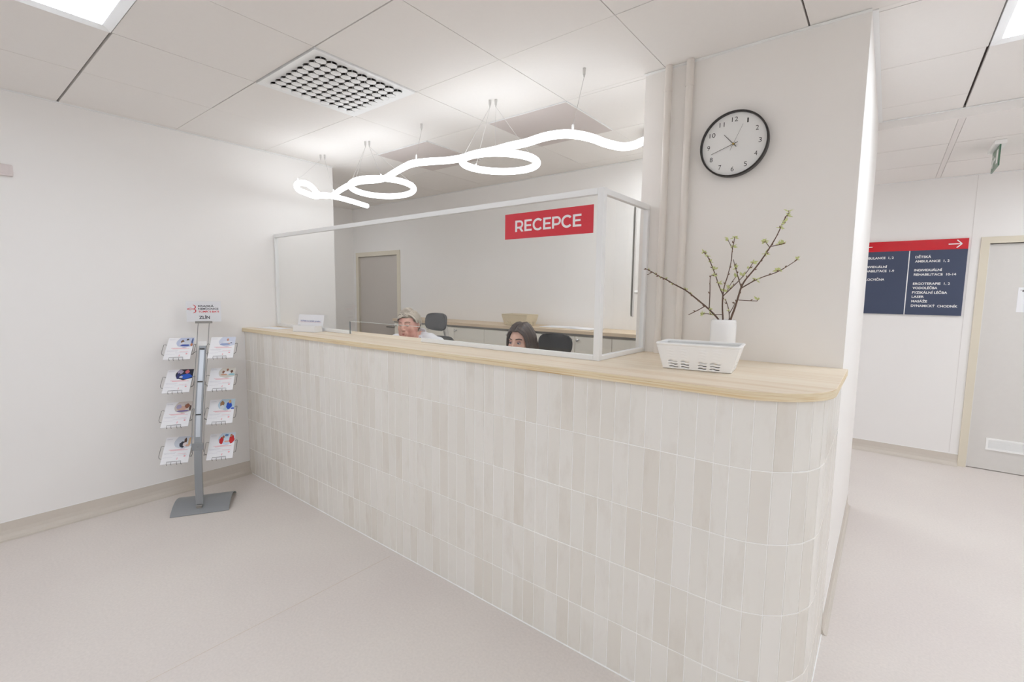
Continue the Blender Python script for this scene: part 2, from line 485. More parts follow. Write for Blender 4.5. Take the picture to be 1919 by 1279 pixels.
# doors
def door(name, x0, x1, ztop, y, leafm, handle_side=1, grille=None):
    """frame outer x0..x1, wall face at y, facing -y"""
    r = bpy.data.objects.new(name, None); sc.collection.objects.link(r); r.location = ((x0 + x1) / 2, y, 0); r['kind'] = 'structure'
    cx = (x0 + x1) / 2
    w = .055
    mb = MB()
    P = [(x0, 0), (x0, ztop), (x1, ztop), (x1, 0), (x1 - w, 0), (x1 - w, ztop - w), (x0 + w, ztop - w), (x0 + w, 0)]
    M = plane_mat((-cx + 0, -.012, 0), (1, 0, 0), (0, 0, 1))
    vsn = len(P)
    mb.prism([(p[0], p[1]) for p in P], -.011, .006, M=plane_mat((-cx, -.006, 0), (1, 0, 0), (0, 0, 1)))
    # reveal lining
    for a, b in ((x0 + w - .012, x0 + w), (x1 - w, x1 - w + .012)): mb.box(a - cx, b - cx, .0, .1, 0, ztop - w)
    mb.box(x0 + w - cx, x1 - w - cx, 0, .1, ztop - w, ztop - w + .012)
    f = mb.build('door_frame', M_BEIGE, r)
    mb = MB(); mb.box(x0 + w - cx + .003, x1 - w - cx - .003, .018, .058, .006, ztop - w - .004)
    leaf = mb.build('door_leaf', leafm, r)
    hx = (x1 - w - .06 - cx) if handle_side > 0 else (x0 + w + .06 - cx)
    s = -handle_side
    mb = MB()
    mb.cyl((hx, .018, 1.04), (hx, .008, 1.04), .026, n=24)
    mb.tube(smooth_path([(hx, .012, 1.04), (hx, -.02, 1.04), (hx + s * .012, -.034, 1.04), (hx + s * .05, -.036, 1.04), (hx + s * .13, -.034, 1.04)], 4), .0095, 12)
    h = mb.build('door_handle', M_STEEL, leaf, smooth=True)
    mb = MB(); mb.cyl((hx, .018, .955), (hx, .009, .955), .025, n=24)
    mb.box(hx - .003, hx + .003, .0075, .0095, .945, .965, mi=1)
    mb.build('key_plate', [M_STEEL, M_BLACK], leaf)
    if grille:
        gx0, gx1, gz0, gz1 = grille
        mb = MB()
        fr = .014
        mb.box(gx0 - cx, gx1 - cx, .008, .018, gz0, gz0 + fr); mb.box(gx0 - cx, gx1 - cx, .008, .018, gz1 - fr, gz1)
        mb.box(gx0 - cx, gx0 + fr - cx, .008, .018, gz0 + fr, gz1 - fr); mb.box(gx1 - fr - cx, gx1 - cx, .008, .018, gz0 + fr, gz1 - fr)
        n = 6; hh = (gz1 - gz0 - 2 * fr) / n
        for k in range(n):
            z = gz0 + fr + hh * (k + .5)
            vs = []
            for xx in (gx0 + fr - cx, gx1 - fr - cx):
                for yy, zz in ((.0175, z + hh * .42), (.009, z - hh * .38), (.010, z - hh * .45), (.0178, z + hh * .3)): vs.append((xx, yy, zz))
            mb.add(vs, [(0, 1, 2, 3), (7, 6, 5, 4), (0, 4, 5, 1), (1, 5, 6, 2), (2, 6, 7, 3), (3, 7, 4, 0)])
        g = mb.build('vent_grille', M_WHITEP, leaf)
    return r
door('door_1', -1.723, -.789, 2.005, YB, mat('door_brown_grey', srgb(196, 189, 182), .6, noise=(35, .02)), 1)
door('door_2', 4.574, 5.6, 2.01, YF, M_DOOR, 1, grille=(4.742, 5.32, .183, .285))

# ================================================================== CEILING FIXTURES
def ceiling_light(i, j, label, lit=True, z=H):
    x0, y0 = GX(i), GY(j)
    t = thing('ceiling_light', label, 'ceiling light', (x0 + .3, y0 + .3, z), group='square recessed light panels')
    mb = MB(); a, b = .2965, .262
    P = [(-a, -a), (a, -a), (a, a), (-a, a)]; Q = [(-b, -b), (b, -b), (b, b), (-b, b)]
    vs = [(p[0], p[1], -.004) for p in P] + [(p[0], p[1], .006) for p in Q] + [(p[0], p[1], .018) for p in P]
    mb.add(vs, [(0, 1, 5, 4), (1, 2, 6, 5), (2, 3, 7, 6), (3, 0, 4, 7), (0, 8, 9, 1), (1, 9, 10, 2), (2, 10, 11, 3), (3, 11, 8, 0)])
    mb.build('light_frame', M_TRIM, t)
    mb = MB(); mb.box(-b, b, -b, b, .005, .0075)
    mb.build('diffuser', M_LIT if lit else M_OFF, t)
    return t
M_OFF = mat('unlit_diffuser', srgb(209, 200, 197), .5)
ceiling_light(1, -1, 'bright lit square ceiling panel in the top left corner of the photo')
ceiling_light(6, 3, 'bright lit square ceiling panel over the corridor on the right')
ceiling_light(5, -4, 'lit square ceiling panel near the rear wall, middle')  # the square panels out of view are added to lift the brightness
ceiling_light(8, -1, 'lit square ceiling panel over the lobby by the right wall')
ceiling_light(3, -4, 'lit square ceiling panel near the rear wall, between the others')
ceiling_light(8, -4, 'lit square ceiling panel in the rear right corner of the lobby')
ceiling_light(8, 3, 'lit square ceiling panel over the passage by the right wall')
M_LIT4 = emission('added_corridor_diffuser', (.93, .98, 1.04, 1), 17.0)
def added_corridor_light(x, y, label):  # invented surface lights, out of view, that brighten the corridor
    t = thing('ceiling_light', label, 'ceiling light', (x, y, HF), group='long surface lights of the corridor')
    mb = MB(); mb.box(-.55, .55, -.08, .08, -.05, -.0005); mb.build('light_frame', M_TRIM, t, bevel=.004)
    mb = MB(); mb.box(-.53, .53, -.065, .065, -.054, -.0505); mb.build('diffuser', M_LIT4, t)
def added_downlight(x, y, label, m=None):  # unseen round lamps, added to brighten the reception and the door alcove
    t = thing('added_downlight', label, 'ceiling light', (x, y, H))
    mb = MB(); mb.lathe([(0, -.0005), (.15, -.0005), (.15, -.035), (.142, -.04), (.138, -.036)], n=40); mb.build('light_frame', M_TRIM, t, auto=40)
    mb = MB(); mb.lathe([(.138, -.036), (.1, -.04), (0, -.042)], n=40); mb.build('diffuser', m or M_LIT2, t, smooth=True)
M_LIT2 = emission('added_round_diffuser', (.93, .985, 1.03, 1), 25.0)
M_LIT3 = emission('added_round_diffuser_dim', (.95, .985, 1.03, 1), 13.0)
added_downlight(2.74, 1.62, 'round ceiling lamp inside the reception, hidden behind the pier')
added_downlight(-1.05, 1.12, 'round ceiling lamp in the door alcove behind the left wall', M_LIT3)
added_corridor_light(5.6, 3.15, 'long surface light on the corridor ceiling in front of the grey door')
added_corridor_light(2.2, 3.15, 'long surface light on the corridor ceiling hidden behind the pier')
def flush_panel(i, j, label):
    t = thing('unlit_panel', label, 'ceiling panel', (GX(i) + .3, GY(j) + .3, H), group='grey flush panels above the pendant tube')
    mb = MB(); a = .2945
    mb.box(-a, a, -a, a, -.006, .016)
    mb.build('panel_plate', M_OFF, t, bevel=.002)
    mb = MB()
    for q in range(4):
        R = Matrix.Rotation(q * PI / 2, 4, 'Z'); mb.box(-a, a, -a - .004, -a, -.004, .016, M=R)
    mb.build('panel_rim', M_TRIM, t)
flush_panel(0, 3, 'unlit greyish square ceiling panel above the ring nearest the left wall')
flush_panel(2, 3, 'unlit greyish square ceiling panel above the right ring of the pendant')

# ceiling vent with 81 discs
t = thing('ceiling_vent', 'square white ceiling vent with a grid of round discs', 'vent', (GX(1) + .3, GY(1) + .3, H))
mb = MB(); a = .296; NH = 9; pitch = .0565; hr = .0265
x0 = -pitch * (NH - 1) / 2
cells = []
K = 24
def sqpt(th, s):
    c, q = math.cos(th), math.sin(th); m_ = max(abs(c), abs(q)); return (c / m_ * s, q / m_ * s)
for ix in range(NH):
    for iy in range(NH):
        cx, cy = x0 + ix * pitch, x0 + iy * pitch
        vs = []
        for k in range(K):
            th = 2 * PI * k / K + PI / 4
            sx_, sy_ = sqpt(th, pitch / 2)
            vs += [(cx + sx_, cy + sy_, -.004), (cx + hr * math.cos(th), cy + hr * math.sin(th), -.004), (cx + hr * math.cos(th), cy + hr * math.sin(th), .004)]
        fs = []
        for k in range(K):
            k2 = (k + 1) % K
            fs += [(3 * k, 3 * k2, 3 * k2 + 1, 3 * k + 1), (3 * k + 1, 3 * k2 + 1, 3 * k2 + 2, 3 * k + 2)]
        mb.add(vs, fs)
e = pitch * NH / 2
for q in range(4):
    R = Matrix.Rotation(q * PI / 2, 4, 'Z')
    vs = [R @ Vector(v) for v in ((-a, -a, -.007), (a, -a, -.007), (e, -e, -.004), (-e, -e, -.004), (-a, -a, .016), (a, -a, .016))]
    mb.add(vs, [(0, 1, 2, 3), (0, 4, 5, 1)])
mb.build('perforated_plate', M_TRIM, t, weld=True)
mb = MB(); mb.box(-a + .002, a - .002, -a + .002, a - .002, .03, .034)
mb.build('vent_box', mat('vent_inner_dark', srgb(178, 162, 156), .8), t)
mb = MB(); mb.lathe([(0, -.0175), (.018, -.017), (.0255, -.0150), (.0255, -.0135), (0, -.0135)], n=24)
mb.cyl((0, 0, -.014), (0, 0, .03), .003, n=6)
disc = mb.build('disc', M_TRIM, t, smooth=False, auto=40)
first = True
for ix in range(NH):
    for iy in range(NH):
        d = disc if first else disc.copy()
        if not first: sc.collection.objects.link(d); d.parent = t
        first = False
        d.location = (x0 + ix * pitch, x0 + iy * pitch, 0)

# ================================================================== PENDANT TUBE
t = thing('pendant_light', 'glowing white squiggle tube pendant with two rings hanging above the desk', 'pendant light', (1.5, .55, 2.25))
C0 = Vector((1.5, .55, 2.25))
ZW = 2.262
wave = [(0.255, .98), (0.33, 0.79), (0.375, 0.65), (0.385, 0.56), (0.388, 0.49), (0.362, 0.43), (0.325, 0.375), (0.345, 0.30), (0.431, 0.241), (0.544, 0.205), (0.575, 0.245), (0.494, 0.335), (0.365, 0.44), (0.28, 0.54), (0.37, 0.570), (0.577, 0.524), (0.772, 0.475), (0.93, 0.455), (1.03, 0.492), (1.15, 0.503), (1.30, 0.455), (1.501, 0.393), (1.66, 0.335), (1.772, 0.363), (1.845, 0.44), (1.963, 0.459), (2.08, 0.445), (2.211, 0.455), (2.318, 0.448), (2.451, 0.422), (2.577, 0.404), (2.67, 0.418), (2.727, 0.470), (2.765, 0.562), (2.79, 0.665), (2.84, 0.75), (2.888, 0.79), (2.918, 0.815), (2.912, .90), (2.88, 1.0)]
zz = []
for k, p in enumerate(wave):
    z = ZW
    if k <= 6: z = ZW - .012
    if 8 <= k <= 12: z = ZW + .012 - .004 * (k - 8)
    if k == 5: z = ZW - .03
    if 15 <= k <= 21: z = ZW + .014
    if 24 <= k <= 28: z = ZW + .012
    if k >= len(wave) - 6: z = [2.258, 2.253, 2.263, 2.281, 2.31, 2.33][k - len(wave) + 6]
    zz.append(z)
TR = .0205
mb = MB()
mb.tube([Vector((p[0], p[1], z)) - C0 for p, z in zip(wave, zz)] and smooth_path([Vector((p[0], p[1], z)) - C0 for p, z in zip(wave, zz)], 5), TR, 14)
mb.build('wavy_tube', M_TUBE, t, smooth=True)
def ring_pt(R, th):
    cx, cy, cz, r, ax, ay = R
    return Vector((cx + r * math.cos(th), cy + r * math.sin(th), cz + ax * r * math.cos(th) + ay * r * math.sin(th))) - C0
RA = (.987, .608, 2.251, .228, .064, -.036); RB = (2.143, .581, 2.244, .22, -.02, .018)
for R in (RA, RB):
    mb = MB(); mb.tube([ring_pt(R, 2 * PI * k / 64) for k in range(64)], TR, 14, closed=True)
    mb.build('ring_tube', M_TUBE, t, smooth=True)
anch = {'a': (.278, .53), 'b': (.305, .55), 'c': (.872, .545), 'd': (.90, .56), 'e': (1.493, .549), 'f': (2.108, .53), 'g': (2.14, .545), 'h': (2.734, .518)}
for k, (x, y) in anch.items():
    mb = MB(); mb.cyl((x - C0.x, y - C0.y, H - C0.z - .0005), (x - C0.x, y - C0.y, H - C0.z - .03), .0075, .0065, n=14); mb.cyl((x - C0.x, y - C0.y, H - C0.z - .03), (x - C0.x, y - C0.y, H - C0.z - .042), .004, .003, n=10)
    mb.build('ceiling_anchor', M_ANCH, t, smooth=False)
def W3(x, y, z): return Vector((x, y, z)) - C0
wires = [('a', W3(.50, .215, ZW + .02)), ('b', W3(.40, .565, ZW + .012)), ('c', W3(.80, .47, ZW + .02)), ('c', ring_pt(RA, 3.7)), ('d', ring_pt(RA, 5.6)), ('d', ring_pt(RA, .6)),
         ('e', W3(1.69, .335, ZW + .018)), ('f', ring_pt(RB, 3.9)), ('f', ring_pt(RB, 3.0)), ('g', ring_pt(RB, 5.3)), ('g', ring_pt(RB, .9)), ('h', W3(2.715, .455, ZW + .018))]
for k, p in wires:
    a = W3(anch[k][0], anch[k][1], H - .04)
    mb = MB(); mb.tube([a, p + Vector((0, 0, .018))], .0011, 6)
    mb.build('suspension_wire', M_ANCH, t)
    mb = MB(); mb.lathe([(0, .03), (.004, .03), (.0055, .026), (.0055, .014), (.004, .0)], c=p, n=12)
    mb.build('tube_clip', M_WHITEP, t)

# ================================================================== RECEPTION COUNTER
ZB = TOP - .028
def arc(cx, cy, r, a0, a1, n):
    return [(cx + r * math.cos(a0 + (a1 - a0) * k / n), cy + r * math.sin(a0 + (a1 - a0) * k / n)) for k in range(n + 1)]
t = thing('reception_counter', 'long reception counter clad in glossy cream tiles with a rounded corner', 'counter', (1.9, 0, 0))
CX, CY, CR = 3.62, .24, .24
mb = MB()
g = .0016
foot = [(.001, g), (CX, g)] + arc(CX, CY, CR - g, -PI / 2, 0, 6)[1:] + [(XR - g, YP - .001), (2.99, YP - .001), (2.99, .14), (.001, .14)]
mb.prism([(p[0] - 1.9, p[1]) for p in foot], 0, ZB)
mb.build('counter_body', M_GROUT, t)
rows = [0.0, .2036, .4448, .686, .9272, ZB]
mb = MB()
def tile_box(p0, p1, z0, z1):
    p0 = Vector((p0[0] - 1.9, p0[1], 0)); p1 = Vector((p1[0] - 1.9, p1[1], 0))
    d = (p1 - p0).normalized(); n = Vector((d.y, -d.x, 0))
    gp = .0014
    p0 = p0 + d * (gp + random.uniform(-.0003, .0003)); p1 = p1 - d * (gp + random.uniform(-.0003, .0003))
    z0 += .0016; z1 -= .0016
    b = .0013; dep = .007
    j = [random.uniform(-.0002, .0002) for _ in range(4)]
    out = []
    for z, q in ((z0, 0), (z1, 2)):
        out += [p0 + n * (j[q] - b) + Vector((0, 0, z)), p1 + n * (j[q + 1] - b) + Vector((0, 0, z))]
    inn = []
    for z, q in ((z0 + b, 0), (z1 - b, 2)):
        inn += [p0 + d * b + n * j[q] + Vector((0, 0, z)), p1 - d * b + n * j[q + 1] + Vector((0, 0, z))]
    bk = [p - n * dep for p in out]
    mb.add(out + inn + bk, [(4, 5, 7, 6), (0, 1, 5, 4), (1, 3, 7, 5), (3, 2, 6, 7), (2, 0, 4, 6), (0, 8, 9, 1), (1, 9, 11, 3), (3, 11, 10, 2), (2, 10, 8, 0)])
path = [(.0, 0)]
xs = [3.63 - .06 * k for k in range(60, -1, -1)]
xs = [x for x in xs if x > .012]
pts = [(0, 0)] + [(x, 0) for x in xs[:-1]]
# last flat joint, then facets round the corner
na = 6
ar = arc(CX, CY, CR, -PI / 2, 0, na)
pts += [(3.61, 0)] if abs(pts[-1][0] - 3.61) > .03 else []
pts[-1] = (3.62, 0) if pts[-1][0] > 3.6 else pts[-1]
if pts[-1][0] < 3.6: pts.append((3.62, 0))
pts += ar[1:]
yv = .24
while yv + .06 < YP: yv += .06; pts.append((XR, yv))
pts.append((XR, YP - .001))
for a, b in zip(pts[:-1], pts[1:]):
    for z0, z1 in zip(rows[:-1], rows[1:]): tile_box(a, b, z0, z1)
mb.build('tile_cladding', M_TILE, t)
mb = MB(); mb.tube([(p[0] - 1.9, p[1] - .0015, .0015) for p in [(0.001, 0), (CX, 0)]] + [(p[0] - 1.9, p[1], .0015) for p in arc(CX, CY, CR + .001, -PI / 2, 0, 12)[1:]] + [(XR - 1.9 + .001, YP - .006, .0015)], .003, 6)
mb.build('floor_sealant', M_WHITEP, t)
# worktop
t = thing('wooden_worktop', 'long pale pine worktop with a rounded end lying on the tiled counter', 'countertop', (1.9, 0, ZB))
foot = [(.001, -.018), (CX, -.018)] + arc(CX, CY, .258, -PI / 2, 0, 20)[1:] + [(CX + .258, YP - .001), (XP + .005, YP - .001), (XP + .005, .42), (.001, .42)]
# the wooden end stays beside the pier face
mb = MB(); n = len(foot); M_ = None
vs = [Vector((p[0] - 1.9, p[1], .0005)) for p in foot] + [Vector((p[0] - 1.9, p[1], .028)) for p in foot]
mb.add(vs, [tuple(reversed(range(n))), tuple(range(n, 2 * n))], 0)
mb.add(vs, [(i, (i + 1) % n, n + (i + 1) % n, n + i) for i in range(n)], 1)
mb.build('worktop_board', [M_WOOD, M_WOODEDGE], t, weld=True, bevel=.0015)

# ================================================================== GLASS SCREEN
GYY = .27
t = thing('glass_screen', 'clear glass screen in a slim white frame standing on the worktop', 'screen', (1.5, GYY, TOP))
ZT = 1.94 - TOP
def gb(name, m, x0, x1, y0, y1, z0, z1, bev=.0015):
    mb = MB(); mb.box(x0 - 1.5, x1 - 1.5, y0 - GYY, y1 - GYY, z0, z1); return mb.build(name, m, t, bevel=bev)
gb('top_rail', M_TRIM, .004, 2.97, .257, .283, ZT - .027, ZT)
gb('bottom_rail', M_TRIM, .004, 1.05, .257, .283, 0.0005, .024)
gb('bottom_rail', M_TRIM, 1.813, 2.97, .257, .283, 0.0005, .024)
gb('post', M_TRIM, .002, .016, .257, .283, .0245, ZT - .0275)
gb('post', M_TRIM, 2.9705, 3.0, .257, .287, 0.0005, ZT)
gb('side_rail', M_TRIM, 2.973, 2.997, .2875, YP - .002, ZT - .025, ZT)
gb('side_rail', M_TRIM, 2.973, 2.997, .2875, YP - .002, 0.0005, .022)
gb('post', M_TRIM, 2.973, 2.997, YP - .026, YP - .003, .0225, ZT - .0255)
mb = MB(); P = [(.016, .024), (1.05, .024), (1.05, .001), (1.053, .001), (1.053, .091), (1.810, .091), (1.810, .024), (2.97, .024), (2.97, ZT - .027), (.016, ZT - .027)]
mb.prism([(p[0] - 1.5, p[1]) for p in P], -.003, .003, M=plane_mat((0, 0, 0), (1, 0, 0), (0, 0, 1)))
mb.build('glass_pane', M_GLASS, t)
mb = MB(); mb.box(-.003, .003, .0175, YP - .026 - GYY, .022, ZT - .025, M=Matrix.Translation((1.485, 0, 0)))
mb.build('side_glass_pane', M_GLASS, t)
# polished edge of the pass-through
mb = MB(); mb.box(1.053 - 1.5, 1.81 - 1.5, -.0032, .0032, .0885, .0908)
mb.build('glass_edge', mat('glass_edge_pale', srgb(214, 220, 218), .3), t)
mb = MB(); mb.box(1.0505 - 1.5, 1.0535 - 1.5, -.0035, .0035, .001, .0908)
mb.build('glass_edge', mat('glass_edge_dark', srgb(120, 128, 132), .3), t)

# RECEPCE sign on the glass
t = thing('reception_sign', 'glossy red sign reading RECEPCE stuck on the glass screen', 'sign', (2.449, GYY - .0038, 1.75))
mb = MB(); mb.box(0, .5, -.002, 0, 0, .123)
mb.build('sign_plate', mat('glossy_red', srgb(216, 58, 72), .12, coat=.4), t)
def glyph_bars(ch):
    # letters on a 1 high body, returns list of polygons and width
    s = .2
    if ch == 'E': return [[(0, 0), (s, 0), (s, 1), (0, 1)], [(s, 0), (.76, 0), (.76, .17), (s, .17)], [(s, .42), (.68, .42), (.68, .58), (s, .58)], [(s, .83), (.75, .83), (.75, 1), (s, 1)]], .76
    def bowl(y0, y1, xo, th):
        cy, ry = (y0 + y1) / 2, (y1 - y0) / 2; n = 10; out = []
        o = [(xo - ry + ry * math.cos(-PI / 2 + PI * k / n), cy + ry * math.sin(-PI / 2 + PI * k / n)) for k in range(n + 1)]
        i_ = [(xo - ry + (ry - th) * math.cos(-PI / 2 + PI * k / n), cy + (ry - th) * math.sin(-PI / 2 + PI * k / n)) for k in range(n + 1)]
        for k in range(n): out.append([o[k], o[k + 1], i_[k + 1], i_[k]])
        xm = xo - ry
        out.append([(s, y0), (xm, y0), (xm, y0 + th), (s, y0 + th)]); out.append([(s, y1 - th), (xm, y1 - th), (xm, y1), (s, y1)])
        return out
    if ch == 'P': return [[(0, 0), (s, 0), (s, 1), (0, 1)]] + bowl(.26, 1, .84, .17), .84
    if ch == 'R': return [[(0, 0), (s, 0), (s, 1), (0, 1)]] + bowl(.28, 1, .84, .17) + [[(.40, .33), (.64, .33), (.88, 0), (.65, 0)]], .88
    if ch == 'C':
        n = 22; a0, a1 = math.radians(42), math.radians(318); out = []
        pt = lambda r, a: (.52 + r * math.cos(a), .5 + r * 1.0 * math.sin(a))
        for k in range(n):
            A, B = a0 + (a1 - a0) * k / n, a0 + (a1 - a0) * (k + 1) / n
            out.append([pt(.53, A), pt(.53, B), pt(.345, B), pt(.345, A)])
        return out, .95
mb = MB(); px = 0; polys = []
for ch in 'RECEPCE':
    ps, w = glyph_bars(ch)
    for p in ps: polys.append([(q[0] + px, q[1]) for q in p])
    px += w + (.1 if ch != 'P' else .05)
px -= .1
sx, sy = (2.889 - 2.514) / px, .055
for p in polys:
    mb.prism([(q[0] * sx + .065, q[1] * sy + .0335) for q in p], 0, .0008, M=plane_mat((0, -.002, 0), (1, 0, 0), (0, 0, 1)))
mb.build('lettering', mat('white_vinyl', srgb(236, 234, 235), .4), t)

# ================================================================== DIRECTION SIGN IN THE CORRIDOR
t = thing('direction_sign', 'navy wall sign with red header and white direction lists beside the corridor door', 'sign', (4.111, YF - .002, 1.336))
mb = MB(); mb.box(-.386, .386, -.012, 0, 0, .58); mb.build('navy_panel', mat('navy_sign', srgb(62, 72, 98), .4), t)
mb = MB(); mb.box(-.386, .386, -.013, 0, .5805, .672); mb.build('red_header', mat('red_sign', srgb(206, 14, 34), .22), t)
mb = MB(); mb.box(-.0035, .0035, -.0135, -.0121, 0, .58); mb.build('divider_line', M_WHITEP, t)
MW = M_WHITEP
Ms = plane_mat((0, -.0128, 0), (1, 0, 0), (0, 0, 1))
h = .021
L_ = []
R_ = [('DĚTSKÁ', 1.848), ('AMBULANCE  1, 2', 1.809), ('INDIVIDUÁLNÍ', 1.73), ('REHABILITACE  10-14', 1.69), ('ERGOTERAPIE  1, 2', 1.608), ('VODOLÉČBA', 1.569), ('FYZIKÁLNÍ LÉČBA', 1.528), ('LASER', 1.49), ('MASÁŽE', 1.449), ('DYNAMICKÝ  CHODNÍK', 1.408)]
wd = {'DYNAMICKÝ  CHODNÍK': .315, 'REHABILITACE  10-14': .284, 'AMBULANCE  1, 2': .232, 'INDIVIDUÁLNÍ': .19, 'DĚTSKÁ': .108, 'ERGOTERAPIE  1, 2': .25, 'VODOLÉČBA': .17, 'FYZIKÁLNÍ LÉČBA': .238, 'LASER': .085, 'MASÁŽE': .11}
for s, z in R_: L_.append((s, .043, z - 1.336, h, wd[s], 'LEFT'))
for s, z, w in [('AMBULANCE  1, 2', 1.848, .232), ('INDIVIDUÁLNÍ', 1.766, .19), ('REHABILITACE  1-9', 1.727, .243), ('TĚLOCVIČNA', 1.648, .178)]: L_.append((s, -.343, z - 1.336, h, w, 'LEFT'))
for ln in L_: put_text('lettering', [ln], MW, Ms, t, bold=.022)
for cx, s in ((.30, 1), (-.315, -1)):
    mb = MB(); z = .626
    Mx = plane_mat((0, -.0135, 0), (1, 0, 0), (0, 0, 1))
    w = .0075
    mb.prism([(cx - .042, z - w / 2), (cx + .04, z - w / 2), (cx + .04, z + w / 2), (cx - .042, z + w / 2)], 0, .0006, M=Mx)
    for q in (1, -1):
        tip = (cx + s * .045, z)
        a_, b_ = (tip[0] - s * .033, z + q * .033), (tip[0] - s * .033 + s * .0, z + q * .033)
        d = Vector((tip[0] - a_[0], tip[1] - a_[1])).normalized(); nn = Vector((-d.y, d.x)) * w / 2
        mb.prism([(a_[0] + nn.x, a_[1] + nn.y), (tip[0] + nn.x, tip[1] + nn.y), (tip[0] - nn.x, tip[1] - nn.y), (a_[0] - nn.x, a_[1] - nn.y)], 0, .0006, M=Mx)
    mb.build('arrow', MW, t)
# exit sign under the corridor ceiling
t = thing('exit_sign', 'small green exit sign hanging from the corridor ceiling', 'exit sign', (4.50, 3.09, HF), rz=0)
mb = MB(); mb.box(-.03, .03, -.15, .15, -.028, -.0005); mb.build('ceiling_housing', M_WHITEP, t, bevel=.003)
mb = MB(); mb.box(-.004, .004, -.14, .14, -.165, -.0285); mb.build('sign_blade', mat('exit_green_pane', srgb(84, 122, 98), .3), t)
mb = MB()
for s in (-1, 1):
    x = .0045 * s
    Mx = plane_mat((x, 0, -.0), (0, 1, 0), (0, 0, 1))
    zc = -.095
    mb.prism([(-.11, zc - .045), (-.05, zc - .045), (-.05, zc + .045), (-.11, zc + .045)], -.0004, .0004, M=Mx)          # doorway
    mb.prism([(-.02, zc - .008), (.03, zc - .008), (.03, zc - .022), (.06, zc), (.03, zc + .022), (.03, zc + .008), (-.02, zc + .008)], -.0004, .0004, M=Mx)   # arrow
    mb.prism([(.08, zc - .045), (.095, zc - .045), (.105, zc - .01), (.12, zc - .04), (.13, zc - .03), (.112, zc + .02), (.088, zc + .02)], -.0004, .0004, M=Mx)  # runner
    mb.prism(arc(.1, zc + .035, .011, 0, 2 * PI, 10)[:-1], -.0004, .0004, M=Mx)
mb.build('pictogram', M_WHITEP, t)
# notice on the corridor door
t = thing('door_notice', 'white paper notice taped on the corridor door', 'paper', (4.83, YF + .0172, 1.38))
mb = MB(); mb.box(0, .297, -.0008, 0, 0, .205); mb.build('paper_sheet', M_PAPER, t)
put_text('lettering', [('TERAPIE', .012, .168, .017, .2, 'LEFT')], M_BLACK, plane_mat((0, -.0012, 0), (1, 0, 0), (0, 0, 1)), t)

# ================================================================== PIER: PIPES AND CLOCK
def pipe(x, lab):
    t = thing('heating_pipe', lab, 'pipe', (x, YP - .028, TOP), group='white vertical pipes on the pier')
    mb = MB(); mb.cyl((0, 0, .001), (0, 0, H - TOP - .001), .0175, n=28); mb.build('pipe_tube', mat('pipe_enamel', srgb(226, 220, 213), .3), t, smooth=False, auto=40)
    mb = MB()
    for z in (1.29,):
        mb.lathe([(.0178, z - .006), (.0195, z - .006), (.0195, z + .006), (.0178, z + .006)], n=28)
    mb.build('pipe_bracket', mat('pipe_enamel'), t)
pipe(3.075, 'white vertical heating pipe on the pier, the one nearer the glass screen')
pipe(3.178, 'white vertical heating pipe on the pier, the one nearer the clock')
t = thing('wall_clock', 'round wall clock with black rim, white face and black numerals', 'clock', (3.388, YP - .001, 2.167))
RC = .1445
mb = MB(); Rm = Matrix.Rotation(PI / 2, 4, 'X')
mb.lathe([(.135, 0), (RC - .004, 0), (RC, .008), (RC, .036), (RC - .003, .0385), (RC - .007, .037), (RC - .008, .024)], n=72, M=Rm)
mb.build('clock_rim', M_BLACK, t, auto=35)
mb = MB(); mb.lathe([(0, .024), (RC - .007, .024), (RC - .007, .001), (0, .001)], n=72, M=Rm)
mb.build('clock_face', mat('clock_dial', srgb(233, 233, 231), .5), t, auto=30)
L_ = []
for k in range(1, 13):
    a = PI / 2 - k * PI / 6; r_ = .109
    s = str(k); w = .0125 * len(s) if k != 1 else .006
    if k == 11: w = .021
    if k in (10, 12): w = .026
    L_.append((s, r_ * math.cos(a), r_ * math.sin(a) - .0105, .0215, w, 'CENTER'))
put_text('numerals', L_, M_BLACK, plane_mat((0, -.0245, 0), (1, 0, 0), (0, 0, 1)), t, bold=-.003)
def hand(name, ang, L1, L0, w, z, m):
    a = PI / 2 - math.radians(ang); d = Vector((math.cos(a), math.sin(a))); n_ = Vector((-d.y, d.x)) * w / 2
    mb = MB(); mb.prism([tuple(-d * L0 + n_), tuple(-d * L0 - n_), tuple(d * L1 - n_ * .7), tuple(d * L1 + n_ * .7)], 0, .0008, M=plane_mat((0, -z, 0), (1, 0, 0), (0, 0, 1)))
    mb.build(name, m, t)
hand('hour_hand', 318, .062, .018, .0028, .027, M_BLACK)
hand('minute_hand', 251, .1, .02, .0022, .029, M_BLACK)
hand('second_hand', 25, .088, .03, .0010, .031, M_BLACK)
mb = MB(); mb.lathe([(0, .036), (.003, .0355), (.0045, .033), (.0045, .025)], n=16, M=Rm); mb.build('hand_hub', mat('brass', srgb(190, 165, 100), .25, metal=1), t, smooth=True)

# fire-alarm style box on the left wall
t = thing('wall_switch_box', 'small off-white plastic box high on the left wall', 'switch box', (0.001, -1.27, 2.11))
mb = MB(); mb.box(0, .022, -.06, .06, 0, .064); mb.build('box_cover', mat('offwhite_plastic', srgb(216, 206, 204), .5), t, bevel=.004)
mb = MB(); mb.box(.0222, .0245, -.045, .045, .01, .054); mb.build('box_lid', mat('offwhite_plastic'), t, bevel=.001)
mb = MB(); mb.cyl((.0246, -.012, .036), (.0262, -.012, .036), .004, n=10); mb.cyl((.0246, .004, .030), (.0262, .004, .030), .003, n=10); mb.build('indicator', mat('lamp_grey', srgb(120, 110, 108), .4), t)

